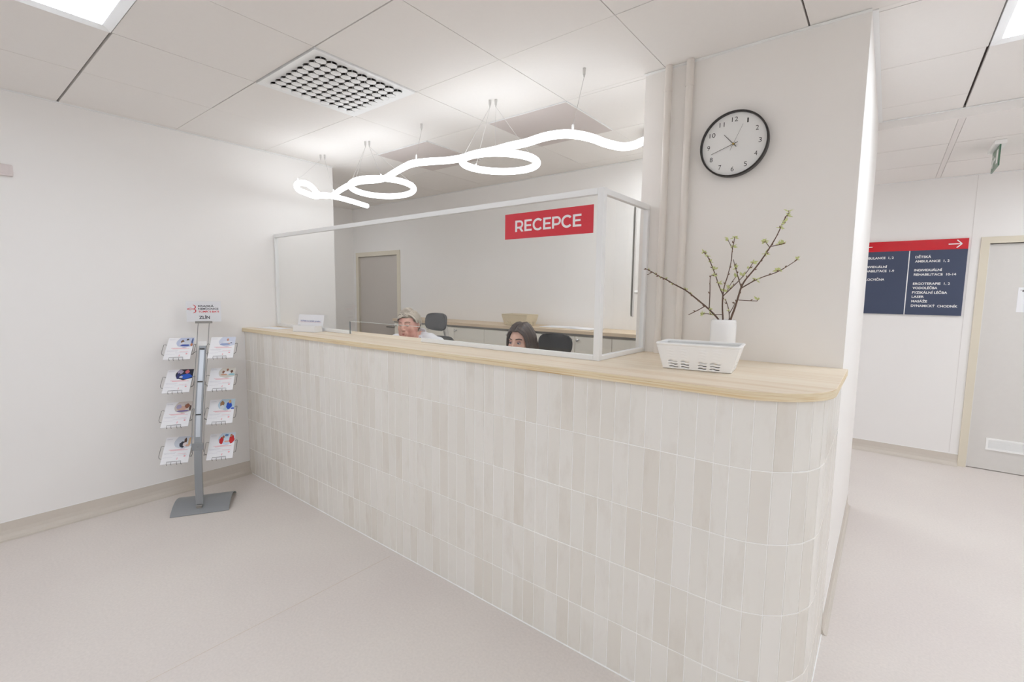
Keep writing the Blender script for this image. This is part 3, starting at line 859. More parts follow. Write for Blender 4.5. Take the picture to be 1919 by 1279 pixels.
# ================================================================== THINGS ON THE WORKTOP
def basket(label, m, loc, rz, mdark_rows=True, W=.30, D=.176, HH=.103):
    t = thing('plastic_basket', label, 'basket', loc, rz)
    w0, d0 = W * .835, D * .80
    NU, NV = 60, 26
    mb = MB()
    def wall_grid(pa0, pb0, pa1, pb1, cols):
        """bottom edge pa0-pb0, top edge pa1-pb1; slots where cols hit"""
        vs = []
        for j in range(NV + 1):
            v = j / NV
            for i in range(NU + 1):
                u = i / NU
                b = Vector(pa0).lerp(Vector(pb0), u); tp = Vector(pa1).lerp(Vector(pb1), u)
                p = b.lerp(tp, v)
                inn = 0
                for c0, c1 in cols:
                    if c0 <= u <= c1:
                        uu = (u - c0) / (c1 - c0)
                        if .04 < v < .9: p.z += math.sin(uu * 2 * PI) * .0022 * math.sin(PI * min(1, uu * 1.0))
                        if .42 < v < .9: p += (Vector((0, 0, 0)) + (Vector((p.x, p.y, 0)).normalized() * .0016 * abs(math.sin(v * 26)) * 1.8 * math.sin(PI * uu)))
                vs.append(p)
        fs = []
        for j in range(NV):
            for i in range(NU):
                u, v = (i + .5) / NU, (j + .5) / NV
                hole = False
                for c0, c1 in cols:
                    if c0 + .008 < u < c1 - .008 and j in (2, 5, 8): hole = True
                if not hole:
                    a = j * (NU + 1) + i; fs.append((a, a + 1, a + NU + 2, a + NU + 1))
        mb.add(vs, fs)
    z0 = .001
    B = [(-w0 / 2, -d0 / 2, z0), (w0 / 2, -d0 / 2, z0), (w0 / 2, d0 / 2, z0), (-w0 / 2, d0 / 2, z0)]
    T = [(-W / 2, -D / 2, HH - .008), (W / 2, -D / 2, HH - .008), (W / 2, D / 2, HH - .008), (-W / 2, D / 2, HH - .008)]
    long_c = [(.10, .235), (.275, .415), (.525, .66), (.70, .845)]; short_c = [(.14, .42), (.56, .86)]
    for k in range(4):
        k2 = (k + 1) % 4
        wall_grid(B[k], B[k2], T[k], T[k2], long_c if k % 2 == 0 else short_c)
    mb.add(B, [(0, 1, 2, 3)])
    o = mb.build('basket_body', m, t, weld=True, smooth=True)
    md = o.modifiers.new('solid', 'SOLIDIFY'); md.thickness = .0022; md.offset = 1
    # rim
    def rr(w, d, r, n=5):
        out = []
        for cx, cy, a in ((w / 2 - r, d / 2 - r, 0), (-w / 2 + r, d / 2 - r, PI / 2), (-w / 2 + r, -d / 2 + r, PI), (w / 2 - r, -d / 2 + r, 1.5 * PI)):
            out += [(cx + r * math.cos(a + PI / 2 * k / n), cy + r * math.sin(a + PI / 2 * k / n)) for k in range(n + 1)]
        return out
    prof = [(-.003, -.008), (.0015, -.010), (.008, -.003), (.008, .0), (.0065, .002), (-.002, .002), (-.004, -.002)]
    ringsv = []
    for e, z in prof: ringsv.append([(x, y, HH + z - .0) for x, y in rr(W + 2 * e, D + 2 * e, .016 + e)])
    n = len(ringsv[0]); mb = MB(); vs = [v for r in ringsv for v in r]; m_ = len(ringsv)
    mb.add(vs, [(i * n + k, i * n + (k + 1) % n, ((i + 1) % m_) * n + (k + 1) % n, ((i + 1) % m_) * n + k) for i in range(m_) for k in range(n)])
    mb.build('basket_rim', m, t, auto=50)
    return t
basket('empty white plastic basket with wavy slots on the worktop in front of the vase', M_WHITEP, (3.405, .352, TOP + .001), math.radians(7))

VX, VY = 3.42, .62
t = thing('vase', 'plain white cylindrical vase behind the white basket', 'vase', (VX, VY, TOP))
mb = MB(); mb.lathe([(0, .001), (.050, .001), (.0525, .006), (.0535, .02), (.0535, .17), (.0525, .183), (.049, .1905), (.046, .192), (.0435, .189), (.043, .17), (.043, .02), (0, .015)], n=48)
mb.build('vase_body', mat('white_ceramic', srgb(246, 246, 246), .25), t, smooth=True)
BR = {'A': [[(3.399, 0.6, 1.384), (3.362, 0.587, 1.425), (3.334, 0.573, 1.45), (3.299, 0.56, 1.481), (3.271, 0.547, 1.506), (3.223, 0.533, 1.531), (3.191, 0.52, 1.55), (3.159, 0.507, 1.569), (3.134, 0.493, 1.587), (3.102, 0.48, 1.603)], [(3.354, 0.575, 1.437), (3.327, 0.555, 1.416), (3.294, 0.53, 1.395)], [(3.364, 0.59, 1.425), (3.361, 0.6, 1.492), (3.358, 0.61, 1.564), (3.369, 0.62, 1.571)], [(3.131, 0.493, 1.587), (3.122, 0.49, 1.579), (3.115, 0.48, 1.574)]],
 'B': [[(3.415, 0.62, 1.382), (3.412, 0.62, 1.436), (3.411, 0.62, 1.486)], [(3.411, 0.62, 1.486), (3.39, 0.63, 1.524), (3.363, 0.64, 1.588), (3.332, 0.65, 1.653), (3.306, 0.66, 1.68)], [(3.411, 0.62, 1.486), (3.416, 0.616, 1.523), (3.428, 0.612, 1.573), (3.44, 0.608, 1.634), (3.444, 0.604, 1.682), (3.451, 0.6, 1.729)], [(3.445, 0.604, 1.681), (3.426, 0.6, 1.719)], [(3.412, 0.62, 1.48), (3.445, 0.635, 1.518), (3.469, 0.65, 1.549), (3.493, 0.665, 1.586), (3.51, 0.68, 1.623)], [(3.413, 0.62, 1.398), (3.379, 0.597, 1.397), (3.355, 0.573, 1.402), (3.344, 0.55, 1.396)], [(3.424, 0.627, 1.497), (3.435, 0.65, 1.537), (3.446, 0.67, 1.562)]],
 'C': [[(3.451, 0.62, 1.384), (3.464, 0.614, 1.431), (3.477, 0.608, 1.48), (3.488, 0.602, 1.517), (3.504, 0.596, 1.55), (3.536, 0.59, 1.594), (3.566, 0.584, 1.639), (3.591, 0.578, 1.678), (3.615, 0.572, 1.727), (3.638, 0.566, 1.781), (3.654, 0.56, 1.812)], [(3.489, 0.601, 1.515), (3.536, 0.604, 1.544), (3.57, 0.618, 1.565), (3.609, 0.632, 1.58), (3.642, 0.646, 1.6), (3.681, 0.66, 1.632)], [(3.592, 0.578, 1.681), (3.584, 0.54, 1.698)], [(3.594, 0.577, 1.684), (3.625, 0.585, 1.689), (3.643, 0.6, 1.697)], [(3.488, 0.602, 1.517), (3.473, 0.59, 1.577), (3.455, 0.58, 1.637)], [(3.473, 0.61, 1.464), (3.519, 0.6, 1.463), (3.555, 0.6, 1.461)]],
 'D': [[(3.439, 0.64, 1.383), (3.429, 0.65, 1.423), (3.412, 0.66, 1.467)], [(3.435, 0.643, 1.4), (3.452, 0.652, 1.443), (3.448, 0.65, 1.455)]]}
LF = {'C': [(3.654, 0.56, 1.817), (3.651, 0.56, 1.8), (3.644, 0.56, 1.774), (3.627, 0.568, 1.755), (3.583, 0.54, 1.703), (3.578, 0.54, 1.700), (3.625, 0.59, 1.693), (3.64, 0.6, 1.697), (3.576, 0.58, 1.655), (3.681, 0.66, 1.635), (3.619, 0.637, 1.59), (3.628, 0.64, 1.588), (3.545, 0.607, 1.55), (3.468, 0.588, 1.60), (3.555, 0.6, 1.465)],
 'B': [(3.451, 0.6, 1.732), (3.425, 0.6, 1.722), (3.444, 0.604, 1.693), (3.309, 0.66, 1.68), (3.330, 0.65, 1.66), (3.342, 0.648, 1.635), (3.362, 0.641, 1.60), (3.388, 0.63, 1.536), (3.410, 0.62, 1.505), (3.512, 0.68, 1.626), (3.5, 0.67, 1.605), (3.48, 0.655, 1.57), (3.436, 0.633, 1.516), (3.446, 0.67, 1.565), (3.345, 0.555, 1.396), (3.372, 0.595, 1.398)],
 'A': [(3.276, 0.55, 1.508), (3.268, 0.545, 1.512), (3.366, 0.62, 1.571), (3.370, 0.59, 1.42), (3.290, 0.557, 1.49), (3.150, 0.503, 1.578), (3.191, 0.52, 1.556), (3.216, 0.53, 1.53), (3.167, 0.51, 1.56), (3.12, 0.487, 1.597)],
 'D': [(3.433, 0.645, 1.414), (3.412, 0.66, 1.464)]}
RW = {'A': [(.0042, .0016), (.002, .0014), (.0019, .0014), (.0012, .001)], 'B': [(.0036, .0028), (.0024, .0015), (.0022, .0014), (.0014, .001), (.002, .0012), (.0016, .0012), (.0013, .001)], 'C': [(.0046, .0014), (.0024, .0012), (.0015, .0012), (.0016, .0012), (.0018, .0012), (.0016, .0012)], 'D': [(.0024, .0014), (.0015, .001)]}
M_BARK = mat('twig_bark', srgb(104, 82, 70), .8, noise=(120, .25))
M_BUD = mat('bud_brown', srgb(120, 92, 72), .7)
M_LEAF = mat('young_leaf', srgb(206, 212, 150), .55, noise=(60, .2))
labs = {'A': 'budding twig reaching far left out of the white vase', 'B': 'forked budding twig standing upright in the middle of the vase', 'C': 'tallest branch in the vase, leaning right with fresh green tips', 'D': 'short thin twig at the back of the vase, nearly leafless'}
for key, segs in BR.items():
    p0 = Vector(segs[0][0])
    foot = Vector((VX + (p0.x - VX) * .2, VY + (p0.y - VY) * .2, TOP + .03))
    # keep the stem inside the neck of the vase
    t = thing('twig', labs[key], 'branch', foot, group='budding twigs in the vase')
    for si, S_ in enumerate(segs):
        P = [Vector(p) for p in S_]
        if si == 0:
            neck = Vector((VX + (p0.x - VX) * .85, VY + (p0.y - VY) * .85, TOP + .175))
            P = [foot, neck] + P
        P = smooth_path([p + Vector((random.uniform(-.0015, .0015), random.uniform(-.002, .002), random.uniform(-.0015, .0015))) if 0 < i < len(P) - 1 else p for i, p in enumerate(P)], 4)
        r0, r1 = RW[key][si]
        mb = MB(); n = len(P)
        mb.tube([p - foot for p in P], [r0 + (r1 - r0) * i / (n - 1) + random.uniform(0, .0004) for i in range(n)], 7)
        # small buds along the twig
        acc = 0
        for i in range(3 if si else 12, n - 1):
            acc += (P[i] - P[i - 1]).length
            if acc > .03:
                acc = 0
                d = (P[i + 1] - P[i]).normalized(); s = d.orthogonal().normalized(); s.rotate(Matrix.Rotation(random.uniform(0, 6.28), 3, d))
                q = P[i] - foot
                mb.tube([q, q + s * .005 + d * .003, q + s * .008 + d * .009], [.0018, .0026, .0004], 6, mi=1)
        mb.build('stem' if si == 0 else 'side_shoot', [M_BARK, M_BUD], t, smooth=True)
    for li, c in enumerate(LF[key]):
        mb = MB(); c = Vector(c) - foot
        big = 1.25 if key in 'CB' else (1.0 if li == 2 or li == 3 else .62)
        for k in range(random.randint(4, 7)):
            d = Vector((random.uniform(-1, 1), random.uniform(-1, 1), random.uniform(-.3, 1))).normalized()
            L = random.uniform(.009, .019) * big; s = d.cross(Vector((random.uniform(-1, 1), random.uniform(-1, 1), random.uniform(-1, 1)))).normalized()
            w = L * .23; nn = d.cross(s) * .0005
            a, b_, c_, e_ = c, c + d * L * .45 + s * w, c + d * L, c + d * L * .45 - s * w
            q = (c + d * L * .5) + d.cross(s) * w * .5
            mb.add([a + nn, b_ + nn, c_ + nn, e_ + nn, q + nn, a - nn, b_ - nn, c_ - nn, e_ - nn, q - nn],
                   [(0, 1, 4), (1, 2, 4), (2, 3, 4), (3, 0, 4), (6, 5, 9), (7, 6, 9), (8, 7, 9), (5, 8, 9), (0, 5, 6, 1), (1, 6, 7, 2), (2, 7, 8, 3), (3, 8, 5, 0)])
        mb.ell(c, (.0022, .0022, .0034), 6, 5, mi=1)
        mb.build('leaf_cluster', [M_LEAF, M_BUD], t)

# tray with card at the left end
ang = math.atan2(.064, .187)
t = thing('acrylic_tray', 'small frosted white tray on the worktop in front of the message card', 'tray', (.61, .085, TOP + .0008), ang)
mb = MB()
w, d, h, th = .198, .075, .046, .003
mb.box(0, w, 0, d, 0, th); mb.box(0, w, 0, th, th, h); mb.box(0, w, d - th, d, th, h); mb.box(0, th, th, d - th, th, h); mb.box(w - th, w, th, d - th, th, h)
mb.build('tray_body', mat('frosted_plastic', srgb(238, 238, 238), .35), t, bevel=.0012)
mb = MB()
for k in range(4): mb.box(.01 + .001 * k, w - .012, .01 + .012 * k, .018 + .012 * k, .0035, .032 + .002 * k)
mb.build('slip_stack', M_PAPER, t)
t = thing('message_card', 'white card with one blue line of writing standing behind the tray', 'card', (.50, .172, TOP + .001), math.radians(13))
mb = MB(); Mt = Matrix.Rotation(math.radians(-12), 4, 'X')
mb.box(0, .26, -.0012, .0012, 0, .122, M=Mt); mb.box(0, .26, .0, .05, 0, .0015)
mb.build('card_sheet', M_PAPER, t)
put_text('lettering', [('Vyčkejte na vyzvání, prosím !', .025, .070, .0105, .21, 'LEFT')], mat('ink_blue', srgb(60, 70, 150), .6), Mt @ plane_mat((0, -.0018, 0), (1, 0, 0), (0, 0, 1)), t, bold=.01)
mb = MB(); mb.box(.022, .24, -.0016, -.0013, .0645, .0655, M=Mt); mb.build('underline', mat('ink_red', srgb(190, 60, 70), .6), t)
t = thing('paper_sheet', 'white sheet lying at the left end of the worktop by the wall', 'paper', (.05, .055, TOP + .0006), math.radians(8))
mb = MB(); mb.box(0, .297, 0, .13, 0, .0016); mb.build('sheet', M_PAPER, t)

# ================================================================== BROCHURE STAND
psi = math.radians(60)
SP = (.465, -.516)
t = thing('brochure_stand', 'grey metal brochure stand with a bowed foot beside the left wall', 'brochure stand', (SP[0], SP[1], 0), psi)
stand = t
# local x = width, local y = back, z up
mb = MB(); N = 14
vs = []
q0, q1 = -.056, .245
for k in range(N + 1):
    u = k / N; q = q0 + (q1 - q0) * u; z = .052 * math.sin(PI * u) ** .8 + .0015
    for x in (-.157, .177):
        vs += [(x, q, z + .0035), (x, q, z)]
fs = []
for k in range(N):
    a = 4 * k; b = 4 * (k + 1)
    fs += [(a, a + 2, b + 2, b), (a + 1, b + 1, b + 3, a + 3), (a, b, b + 1, a + 1), (a + 2, a + 3, b + 3, b + 2)]
fs += [(0, 1, 3, 2), (4 * N, 4 * N + 2, 4 * N + 3, 4 * N + 1)]
mb.add(vs, fs); mb.build('bowed_foot', M_GREYMET, t, auto=50)
PQ = [(0.0, .028), (.004, .08), (.008, .2), (.02, .33), (.045, .45), (.085, .58), (.13, .7), (.175, .8), (.225, .9), (.285, 1.02), (.325, 1.1)]
def pole_q(z):
    for (qa, za), (qb, zb) in zip(PQ[:-1], PQ[1:]):
        if za <= z <= zb: return qa + (qb - qa) * (z - za) / (zb - za)
    return PQ[-1][0] + (z - PQ[-1][1]) * .45 if z > PQ[-1][1] else PQ[0][0]
pp = smooth_path([(0, q, z) for q, z in PQ], 3)
def strap(name, pp, hw, th, m, yo=0):
    mb = MB(); vs = []
    for i, p in enumerate(pp):
        d = (pp[min(i + 1, len(pp) - 1)] - pp[max(i - 1, 0)]).normalized(); nb = Vector((0, -d.z, d.y))
        for s in (-hw, hw):
            for k in (th / 2, -th / 2): vs.append(p + Vector((s, 0, 0)) + nb * (k + yo))
    fs = []
    for i in range(len(pp) - 1):
        a, b = 4 * i, 4 * i + 4
        fs += [(a, a + 2, b + 2, b), (a + 1, b + 1, b + 3, a + 3), (a, b, b + 1, a + 1), (a + 2, a + 3, b + 3, b + 2)]
    n = 4 * (len(pp) - 1); fs += [(0, 1, 3, 2), (n, n + 2, n + 3, n + 1)]
    mb.add(vs, fs); return mb.build(name, m, stand, auto=50)
strap('pole', pp, .0215, .018, M_GREYMET)
strap('pole_inlay', [p for p in pp if .46 < p.z < 1.06], .013, .003, mat('pale_silver', srgb(190, 194, 200), .35, metal=.3), yo=.0102)
mb = MB(); mb.box(-.016, .016, -.022, .012, .026, .05); mb.cyl((-.02, -.018, .045), (.02, -.018, .045), .005, n=10); mb.build('foot_bracket', M_STEEL, t, bevel=.002)
def bracket(z, m, hz=.018, hw=.034):
    q = pole_q(z) - .014
    mb = MB(); mb.box(-hw, hw, q - .004, q + .004, z - hz, z + hz); mb.cyl((0, q - .004, z), (0, q - .008, z), .005, n=12)
    mb.build('clamp_plate', m, stand, bevel=.002)
bracket(1.1, M_WHITEP, .016, .026); bracket(.435, M_GREYMET, .024, .034)
for s in (-.034, .034):
    mb = MB(); mb.tube(smooth_path([(s, pole_q(z) - .016, z) for z in (.40, .5, .6, .7, .8, .9, 1.0, 1.1, 1.2)] + [(s, pole_q(1.25) - .012, 1.245)], 2), .0022, 8)
    mb.build('upright_wire', M_WIRE2, t, smooth=True)
for z in (1.065, .85, .64):
    q = pole_q(z) - .02
    mb = MB(); mb.box(-.015, .015, q - .002, q + .003, z - .003, z + .003); mb.build('spacer_bar', M_BLACK, t)
# header plate
mb = MB(); qh = pole_q(1.25) - .012
mb.box(-.052, .052, qh - .006, qh + .006, 1.24, 1.256); mb.build('plate_clip', M_STEEL, t, bevel=.001)
PZ = 1.252
mb = MB(); mb.box(-.104, .110, qh - .0012, qh + .0012, PZ, PZ + .146); hp = mb.build('header_plate', mat('clear_white_plate', srgb(226, 227, 230), .3), t)
Mh = plane_mat((0, qh - .0016, PZ), (1, 0, 0), (0, 0, 1))
M_INK = mat('ink_dark', srgb(48, 46, 58), .5); M_RED = mat('ink_bright_red', srgb(214, 48, 62), .5)
put_text('lettering', [('KRAJSKÁ', -.03, .106, .0125, .096, 'LEFT'), ('NEMOCNICE', -.03, .086, .0125, .125, 'LEFT'), ('ZLÍN', -.028, .020, .022, .068, 'LEFT')], M_INK, Mh, hp, bold=.026)
put_text('red_lettering', [('TOMÁŠE BATI', -.03, .066, .0125, .127, 'LEFT')], M_RED, Mh, hp, bold=.026)
mb = MB()
def stroke(P, w):
    P = smooth_path([(p[0], p[1], 0) for p in P], 4); n = len(P)
    for i in range(n - 1):
        a, b = P[i], P[i + 1]; d = (b - a).normalized(); k = Vector((-d.y, d.x, 0))
        wa = w * (.35 + .65 * math.sin(PI * i / (n - 1))); wb = w * (.35 + .65 * math.sin(PI * (i + 1) / (n - 1)))
        mb.prism([tuple((a + k * wa / 2)[:2]), tuple((b + k * wb / 2)[:2]), tuple((b - k * wb / 2)[:2]), tuple((a - k * wa / 2)[:2])], 0, .0004, M=Mh)
stroke([(-.062, .121), (-.048, .112), (-.048, .098), (-.062, .090)], .006)
stroke([(-.062, .092), (-.047, .084), (-.047, .070), (-.062, .062)], .006)
stroke([(-.060, .092), (-.075, .097), (-.090, .094), (-.096, .0905), (-.090, .087), (-.075, .085), (-.060, .090)], .004)
mb.build('red_emblem', M_RED, hp)

# holders and leaflets
TH = math.radians(52.4); LW, LH = .155, .216
ZR = [1.002, .784, .565, .332]; QR = [.215, .15, .08, .03]; SX = [-.215, .043]
colz = {'w': (242, 242, 246)}
PICS = [  # background, then blobs (u, v, ru, rv, colour) in photo area units
 ('leaflet with a photo of two nurses in pale blue, top left holder of the stand', (190, 198, 222), [(.3, .55, .1, .22, (120, 88, 70)), (.35, .3, .2, .25, (214, 214, 226)), (.6, .75, .08, .15, (70, 60, 60)), (.6, .45, .18, .3, (205, 210, 222)), (.5, .2, .28, .1, (58, 84, 168)), (.9, .6, .05, .4, (74, 92, 140)), (.9, .25, .07, .15, (190, 120, 80))]),
 ('leaflet with a dark photo of a person in blue, second holder from the top left', (38, 38, 54), [(.2, .75, .18, .2, (170, 160, 190)), (.62, .75, .13, .18, (214, 110, 120)), (.6, .3, .34, .25, (44, 96, 200)), (.12, .35, .1, .3, (46, 54, 110)), (.3, .25, .1, .12, (190, 195, 215))]),
 ('leaflet with a photo of hands on a massage bench, third holder down on the left', (205, 196, 190), [(.4, .4, .3, .2, (206, 168, 150)), (.7, .6, .15, .2, (150, 96, 74)), (.2, .55, .15, .2, (168, 160, 190)), (.5, .15, .35, .07, (110, 100, 160)), (.9, .4, .06, .25, (84, 66, 62))]),
 ('leaflet with a photo of a dark-haired woman in a chair, bottom left holder', (206, 212, 222), [(.45, .3, .18, .25, (48, 48, 60)), (.6, .6, .08, .25, (86, 58, 46)), (.6, .3, .12, .18, (226, 214, 214)), (.85, .5, .07, .4, (214, 176, 130)), (.75, .2, .1, .1, (214, 170, 150))]),
 ('leaflet with a pale photo of a bather in a tub, top right holder', (206, 212, 228), [(.5, .7, .07, .14, (196, 142, 120)), (.5, .45, .3, .1, (220, 224, 234)), (.55, .28, .14, .06, (220, 160, 120)), (.35, .2, .3, .12, (150, 166, 204)), (.75, .35, .05, .06, (60, 70, 100))]),
 ('leaflet with a photo of three people exercising, second holder from the top right', (212, 208, 200), [(.25, .55, .08, .15, (140, 92, 72)), (.5, .78, .07, .12, (160, 106, 84)), (.78, .6, .08, .14, (110, 72, 60)), (.5, .45, .22, .16, (226, 226, 230)), (.3, .3, .2, .08, (206, 160, 134)), (.8, .3, .2, .1, (150, 196, 206))]),
 ('leaflet with a photo of a blonde in blue, third holder down, right side', (186, 208, 222), [(.2, .55, .13, .3, (150, 116, 84)), (.22, .25, .14, .2, (216, 222, 226)), (.65, .4, .17, .36, (36, 82, 190)), (.68, .75, .08, .18, (206, 168, 120)), (.9, .1, .1, .08, (60, 90, 190))]),
 ('leaflet with a photo of two people in red, bottom right holder', (206, 222, 238), [(.15, .35, .13, .3, (204, 40, 44)), (.25, .65, .07, .14, (170, 120, 96)), (.8, .4, .16, .36, (206, 42, 46)), (.75, .75, .07, .14, (182, 130, 104)), (.5, .25, .15, .08, (226, 180, 160)), (.45, .8, .12, .1, (110, 150, 200))]),
]
def cmat(c):
    return mat('print_%d_%d_%d' % c, srgb(*c), .5)
k = 0
wdir = Vector((math.cos(psi), math.sin(psi), 0)); bdir = Vector((-math.sin(psi), math.cos(psi), 0))
upd = bdir * math.sin(TH) + Vector((0, 0, math.cos(TH)))
for ci in range(2):
    for ri in range(4):
        s, q, z = SX[ci], QR[ri], ZR[ri]
        # wire holder in stand-local coordinates
        up = Vector((0, math.sin(TH), math.cos(TH))); nrm = Vector((0, -math.cos(TH), math.sin(TH)))
        o_ = Vector((s, q, z))
        P = lambda u, v, n: o_ + Vector((u, 0, 0)) + up * v + nrm * n
        bkn = -.004
        mb = MB()
        mb.tube([P(.035, .03, bkn), P(.035, -.004, bkn), P(.035, -.006, .010), P(.035, .012, .012), P(.115, .012, .012), P(.115, -.006, .010), P(.115, -.004, bkn), P(.115, .03, bkn)], .0014, 6)
        mb.tube([P(.06, -.004, bkn), P(.06, -.006, .010), P(.06, .006, .012)], .0014, 6)
        mb.tube([P(.092, -.004, bkn), P(.092, -.006, .010), P(.092, .006, .012)], .0014, 6)
        mb.build('bottom_lip', M_WIRE, t, smooth=True)
        mb = MB()
        mb.tube([P(.0, .15, bkn), P(-.013, .15, bkn + .006), P(-.017, .14, bkn + .014), P(-.017, .06, bkn + .014), P(-.013, .05, bkn + .006), P(0, .05, bkn)], .0014, 6)
        mb.tube([P(LW, .15, bkn), P(LW + .013, .15, bkn + .006), P(LW + .017, .14, bkn + .014), P(LW + .017, .06, bkn + .014), P(LW + .013, .05, bkn + .006), P(LW, .05, bkn)], .0014, 6)
        mb.build('side_loops', M_WIRE, t, smooth=True)
        mb = MB()
        zc = P(0, .1, bkn)
        xi = (s + LW) if ci == 0 else s
        xo = -.034 if ci == 0 else .034
        mb.tube([P(0, .05, bkn), P(LW, .05, bkn)], .0014, 6); mb.tube([P(0, .15, bkn), P(LW, .15, bkn)], .0014, 6)
        mb.tube([P(.035, .03, bkn), P(.035, .15, bkn)], .0014, 6); mb.tube([P(.115, .03, bkn), P(.115, .15, bkn)], .0014, 6)
        a = P(xi - s, .05, bkn); zt = a.z + .02
        mb.tube([a, Vector((xo, pole_q(zt) - .018, zt))], .0016, 6)
        a = P(xi - s, .1, bkn)
        mb.tube([P(xi - s, .05, bkn), P(xi - s, .15, bkn)], .0014, 6)
        mb.build('wire_back', M_WIRE, t, smooth=True)
        # the leaflet itself, a thing of its own
        wp = Vector((SP[0], SP[1], 0)) + wdir * s + bdir * q + Vector((0, 0, z))
        lab, bg, blobs = PICS[k]; k += 1
        L = thing('leaflet', lab, 'leaflet', wp, 0, 'leaflets on the brochure stand')
        Mloc = plane_mat((0, 0, 0), wdir, upd)
        th = random.uniform(.004, .007)
        mb = MB(); mb.box(0, LW, 0, LH, -.001, th, M=Mloc); mb.build('leaflet_sheets', M_PAPER, L)
        # printed photo: upper right, rounded on the left
        x0, x1, y0, y1 = .052, LW - .0005, .118, LH - .0005
        mats = [cmat(bg)]; mb = MB()
        hh = (y1 - y0); r = hh / 2
        outl = [(x1, y0 + .012), (x1, y1), (x0 + .02, y1)] + [(x0 + .02 - .02 * math.sin(PI * i / 8), y1 - hh * i / 8) for i in range(1, 8)] + [(x0 + .03, y0 + .004), ((x0 + x1) / 2, y0 - .006)]
        mb.prism(outl, th + .0001, th + .0003, M=Mloc)
        def inside(u, v): return (min(max(u, x0 + .006), x1), min(max(v, y0 + .002), y1))
        for j, (u, v, ru, rv, c) in enumerate(blobs):
            mats.append(cmat(c))
            cx, cy = x0 + .006 + u * (x1 - x0 - .006), y0 + v * (y1 - y0)
            pts_ = [inside(cx + ru * (x1 - x0) * math.cos(2 * PI * a / 14) * (1 + .12 * math.sin(a * 2.3 + j)), cy + rv * (y1 - y0) * math.sin(2 * PI * a / 14) * (1 + .12 * math.cos(a * 1.7 + j))) for a in range(14)]
            mb.prism(pts_, th + .00031 + j * .00005, th + .00034 + j * .00005, M=Mloc, mi=j + 1)
        mb.build('printed_photo', mats, L)
        mb = MB()
        for (a, b, y, w) in ((.03, .12, .108, .003), (.04, .138, .101, .003), (.085, .135, .072, .0018)): mb.prism([(a, y), (b, y), (b, y + w), (a, y + w)], th + .0006, th + .0008, M=Mloc)
        mb.prism([(.085, .028), (.089, .028), (.091, .044), (.087, .044)], th + .0003, th + .0005, M=Mloc); mb.prism(arc(.128, .052, .006, 0, 2 * PI, 10)[:-1], th + .0003, th + .0005, M=Mloc)
        mb.build('red_print', mat('print_pale_red', srgb(234, 164, 172), .5), L)
        mb = MB()
        for (a, b, y, w) in ((.006, .04, .196, .002), (.006, .075, .085, .0012), (.01, .07, .078, .0012), (.06, .14, .062, .001), (.006, .06, .05, .001)): mb.prism([(a, y), (b, y), (b, y + w), (a, y + w)], th + .0003, th + .0005, M=Mloc)
        mb.prism([(.12, .066), (.123, .063), (.130, .070), (.129, .071), (.123, .0655)], th + .0003, th + .0005, M=Mloc)
        mb.build('grey_print', mat('print_pale_grey', srgb(196, 196, 206), .5), L)

# ================================================================== RECEPTION INTERIOR
ZC = TOP - .028
seams = [(-.40, .16, -1), (.16, .56, -1), (.56, .967, -1), (.967, 1.304, 1), (1.304, 1.641, -1), (1.641, 1.976, 1), (1.976, 2.312, -1), (2.312, 2.648, 1), (2.648, XP - .002, -1)]
M_CAB = mat('cabinet_cream', srgb(236, 232, 221), .45)
where = ['the leftmost one next to the inner door', 'behind the fair-haired receptionist', 'just right of the first desk chair', 'left of the dark-haired receptionist', 'under the beige basket, behind the dark-haired receptionist', 'behind the second desk chair headrest', 'seen at the corner post of the screen', 'seen through the side glass of the screen', 'last one, against the pier']
for (a, b, s), wh in zip(seams, where):
    t = thing('cabinet', 'cream base cabinet along the back wall, ' + wh, 'cabinet', ((a + b) / 2, 1.97, 0), group='cream cabinets along the back wall')
    w = (b - a) / 2
    mb = MB(); mb.box(-w + .0008, w - .0008, -.18, .199, .001, ZC - .001); mb.build('cabinet_body', M_CAB, t)
    mb = MB(); mb.box(-w + .002, w - .002, -.2, -.181, .08, ZC - .022); d = mb.build('door', M_CAB, t, bevel=.001)
    x = s * (w - .033)
    mb = MB(); mb.lathe([(0, 0), (.008, 0), (.006, .008), (.0075, .016), (.0135, .021), (.0135, .025), (.009, .0285), (0, .029)], n=20, M=Matrix.Translation((x, -.2, 1.105)) @ Matrix.Rotation(PI / 2, 4, 'X'))
    mb.build('knob', M_CHROME, d, smooth=True)
t = thing('back_worktop', 'long narrow oak worktop over the cream cabinets on the back wall', 'countertop', (1.27, 1.96, ZC))
mb = MB(); mb.box(-1.68, 1.674, -.21, .2105, .0005, .028); mb.build('worktop_board', M_OAK, t, bevel=.0015)
mb = MB(); mb.box(-1.68, 1.674, -.188, -.182, -.018, 0); mb.build('alu_strip', M_STEEL, t)
basket('beige plastic basket on the oak worktop at the back wall', mat('beige_plastic', srgb(217, 205, 178), .45), (1.275, 1.93, TOP + .001), 0)
for k, (x, y, r, lb) in enumerate([(1.66, 2.0, .1, 'white papers on the oak worktop, left of the two by the corner'), (1.93, 1.98, -.15, 'white papers on the oak worktop, nearer the pier')]):
    t = thing('paper_sheet', lb, 'paper', (x, y, TOP + .0008), r, group='papers on the back worktop')
    mb = MB()
    for j in range(4): mb.box(-.145 + .006 * j, .145 + .004 * j, -.1 + .003 * j, .1, .0012 * j, .0012 * j + .001)
    mb.build('sheet', M_PAPER, t)
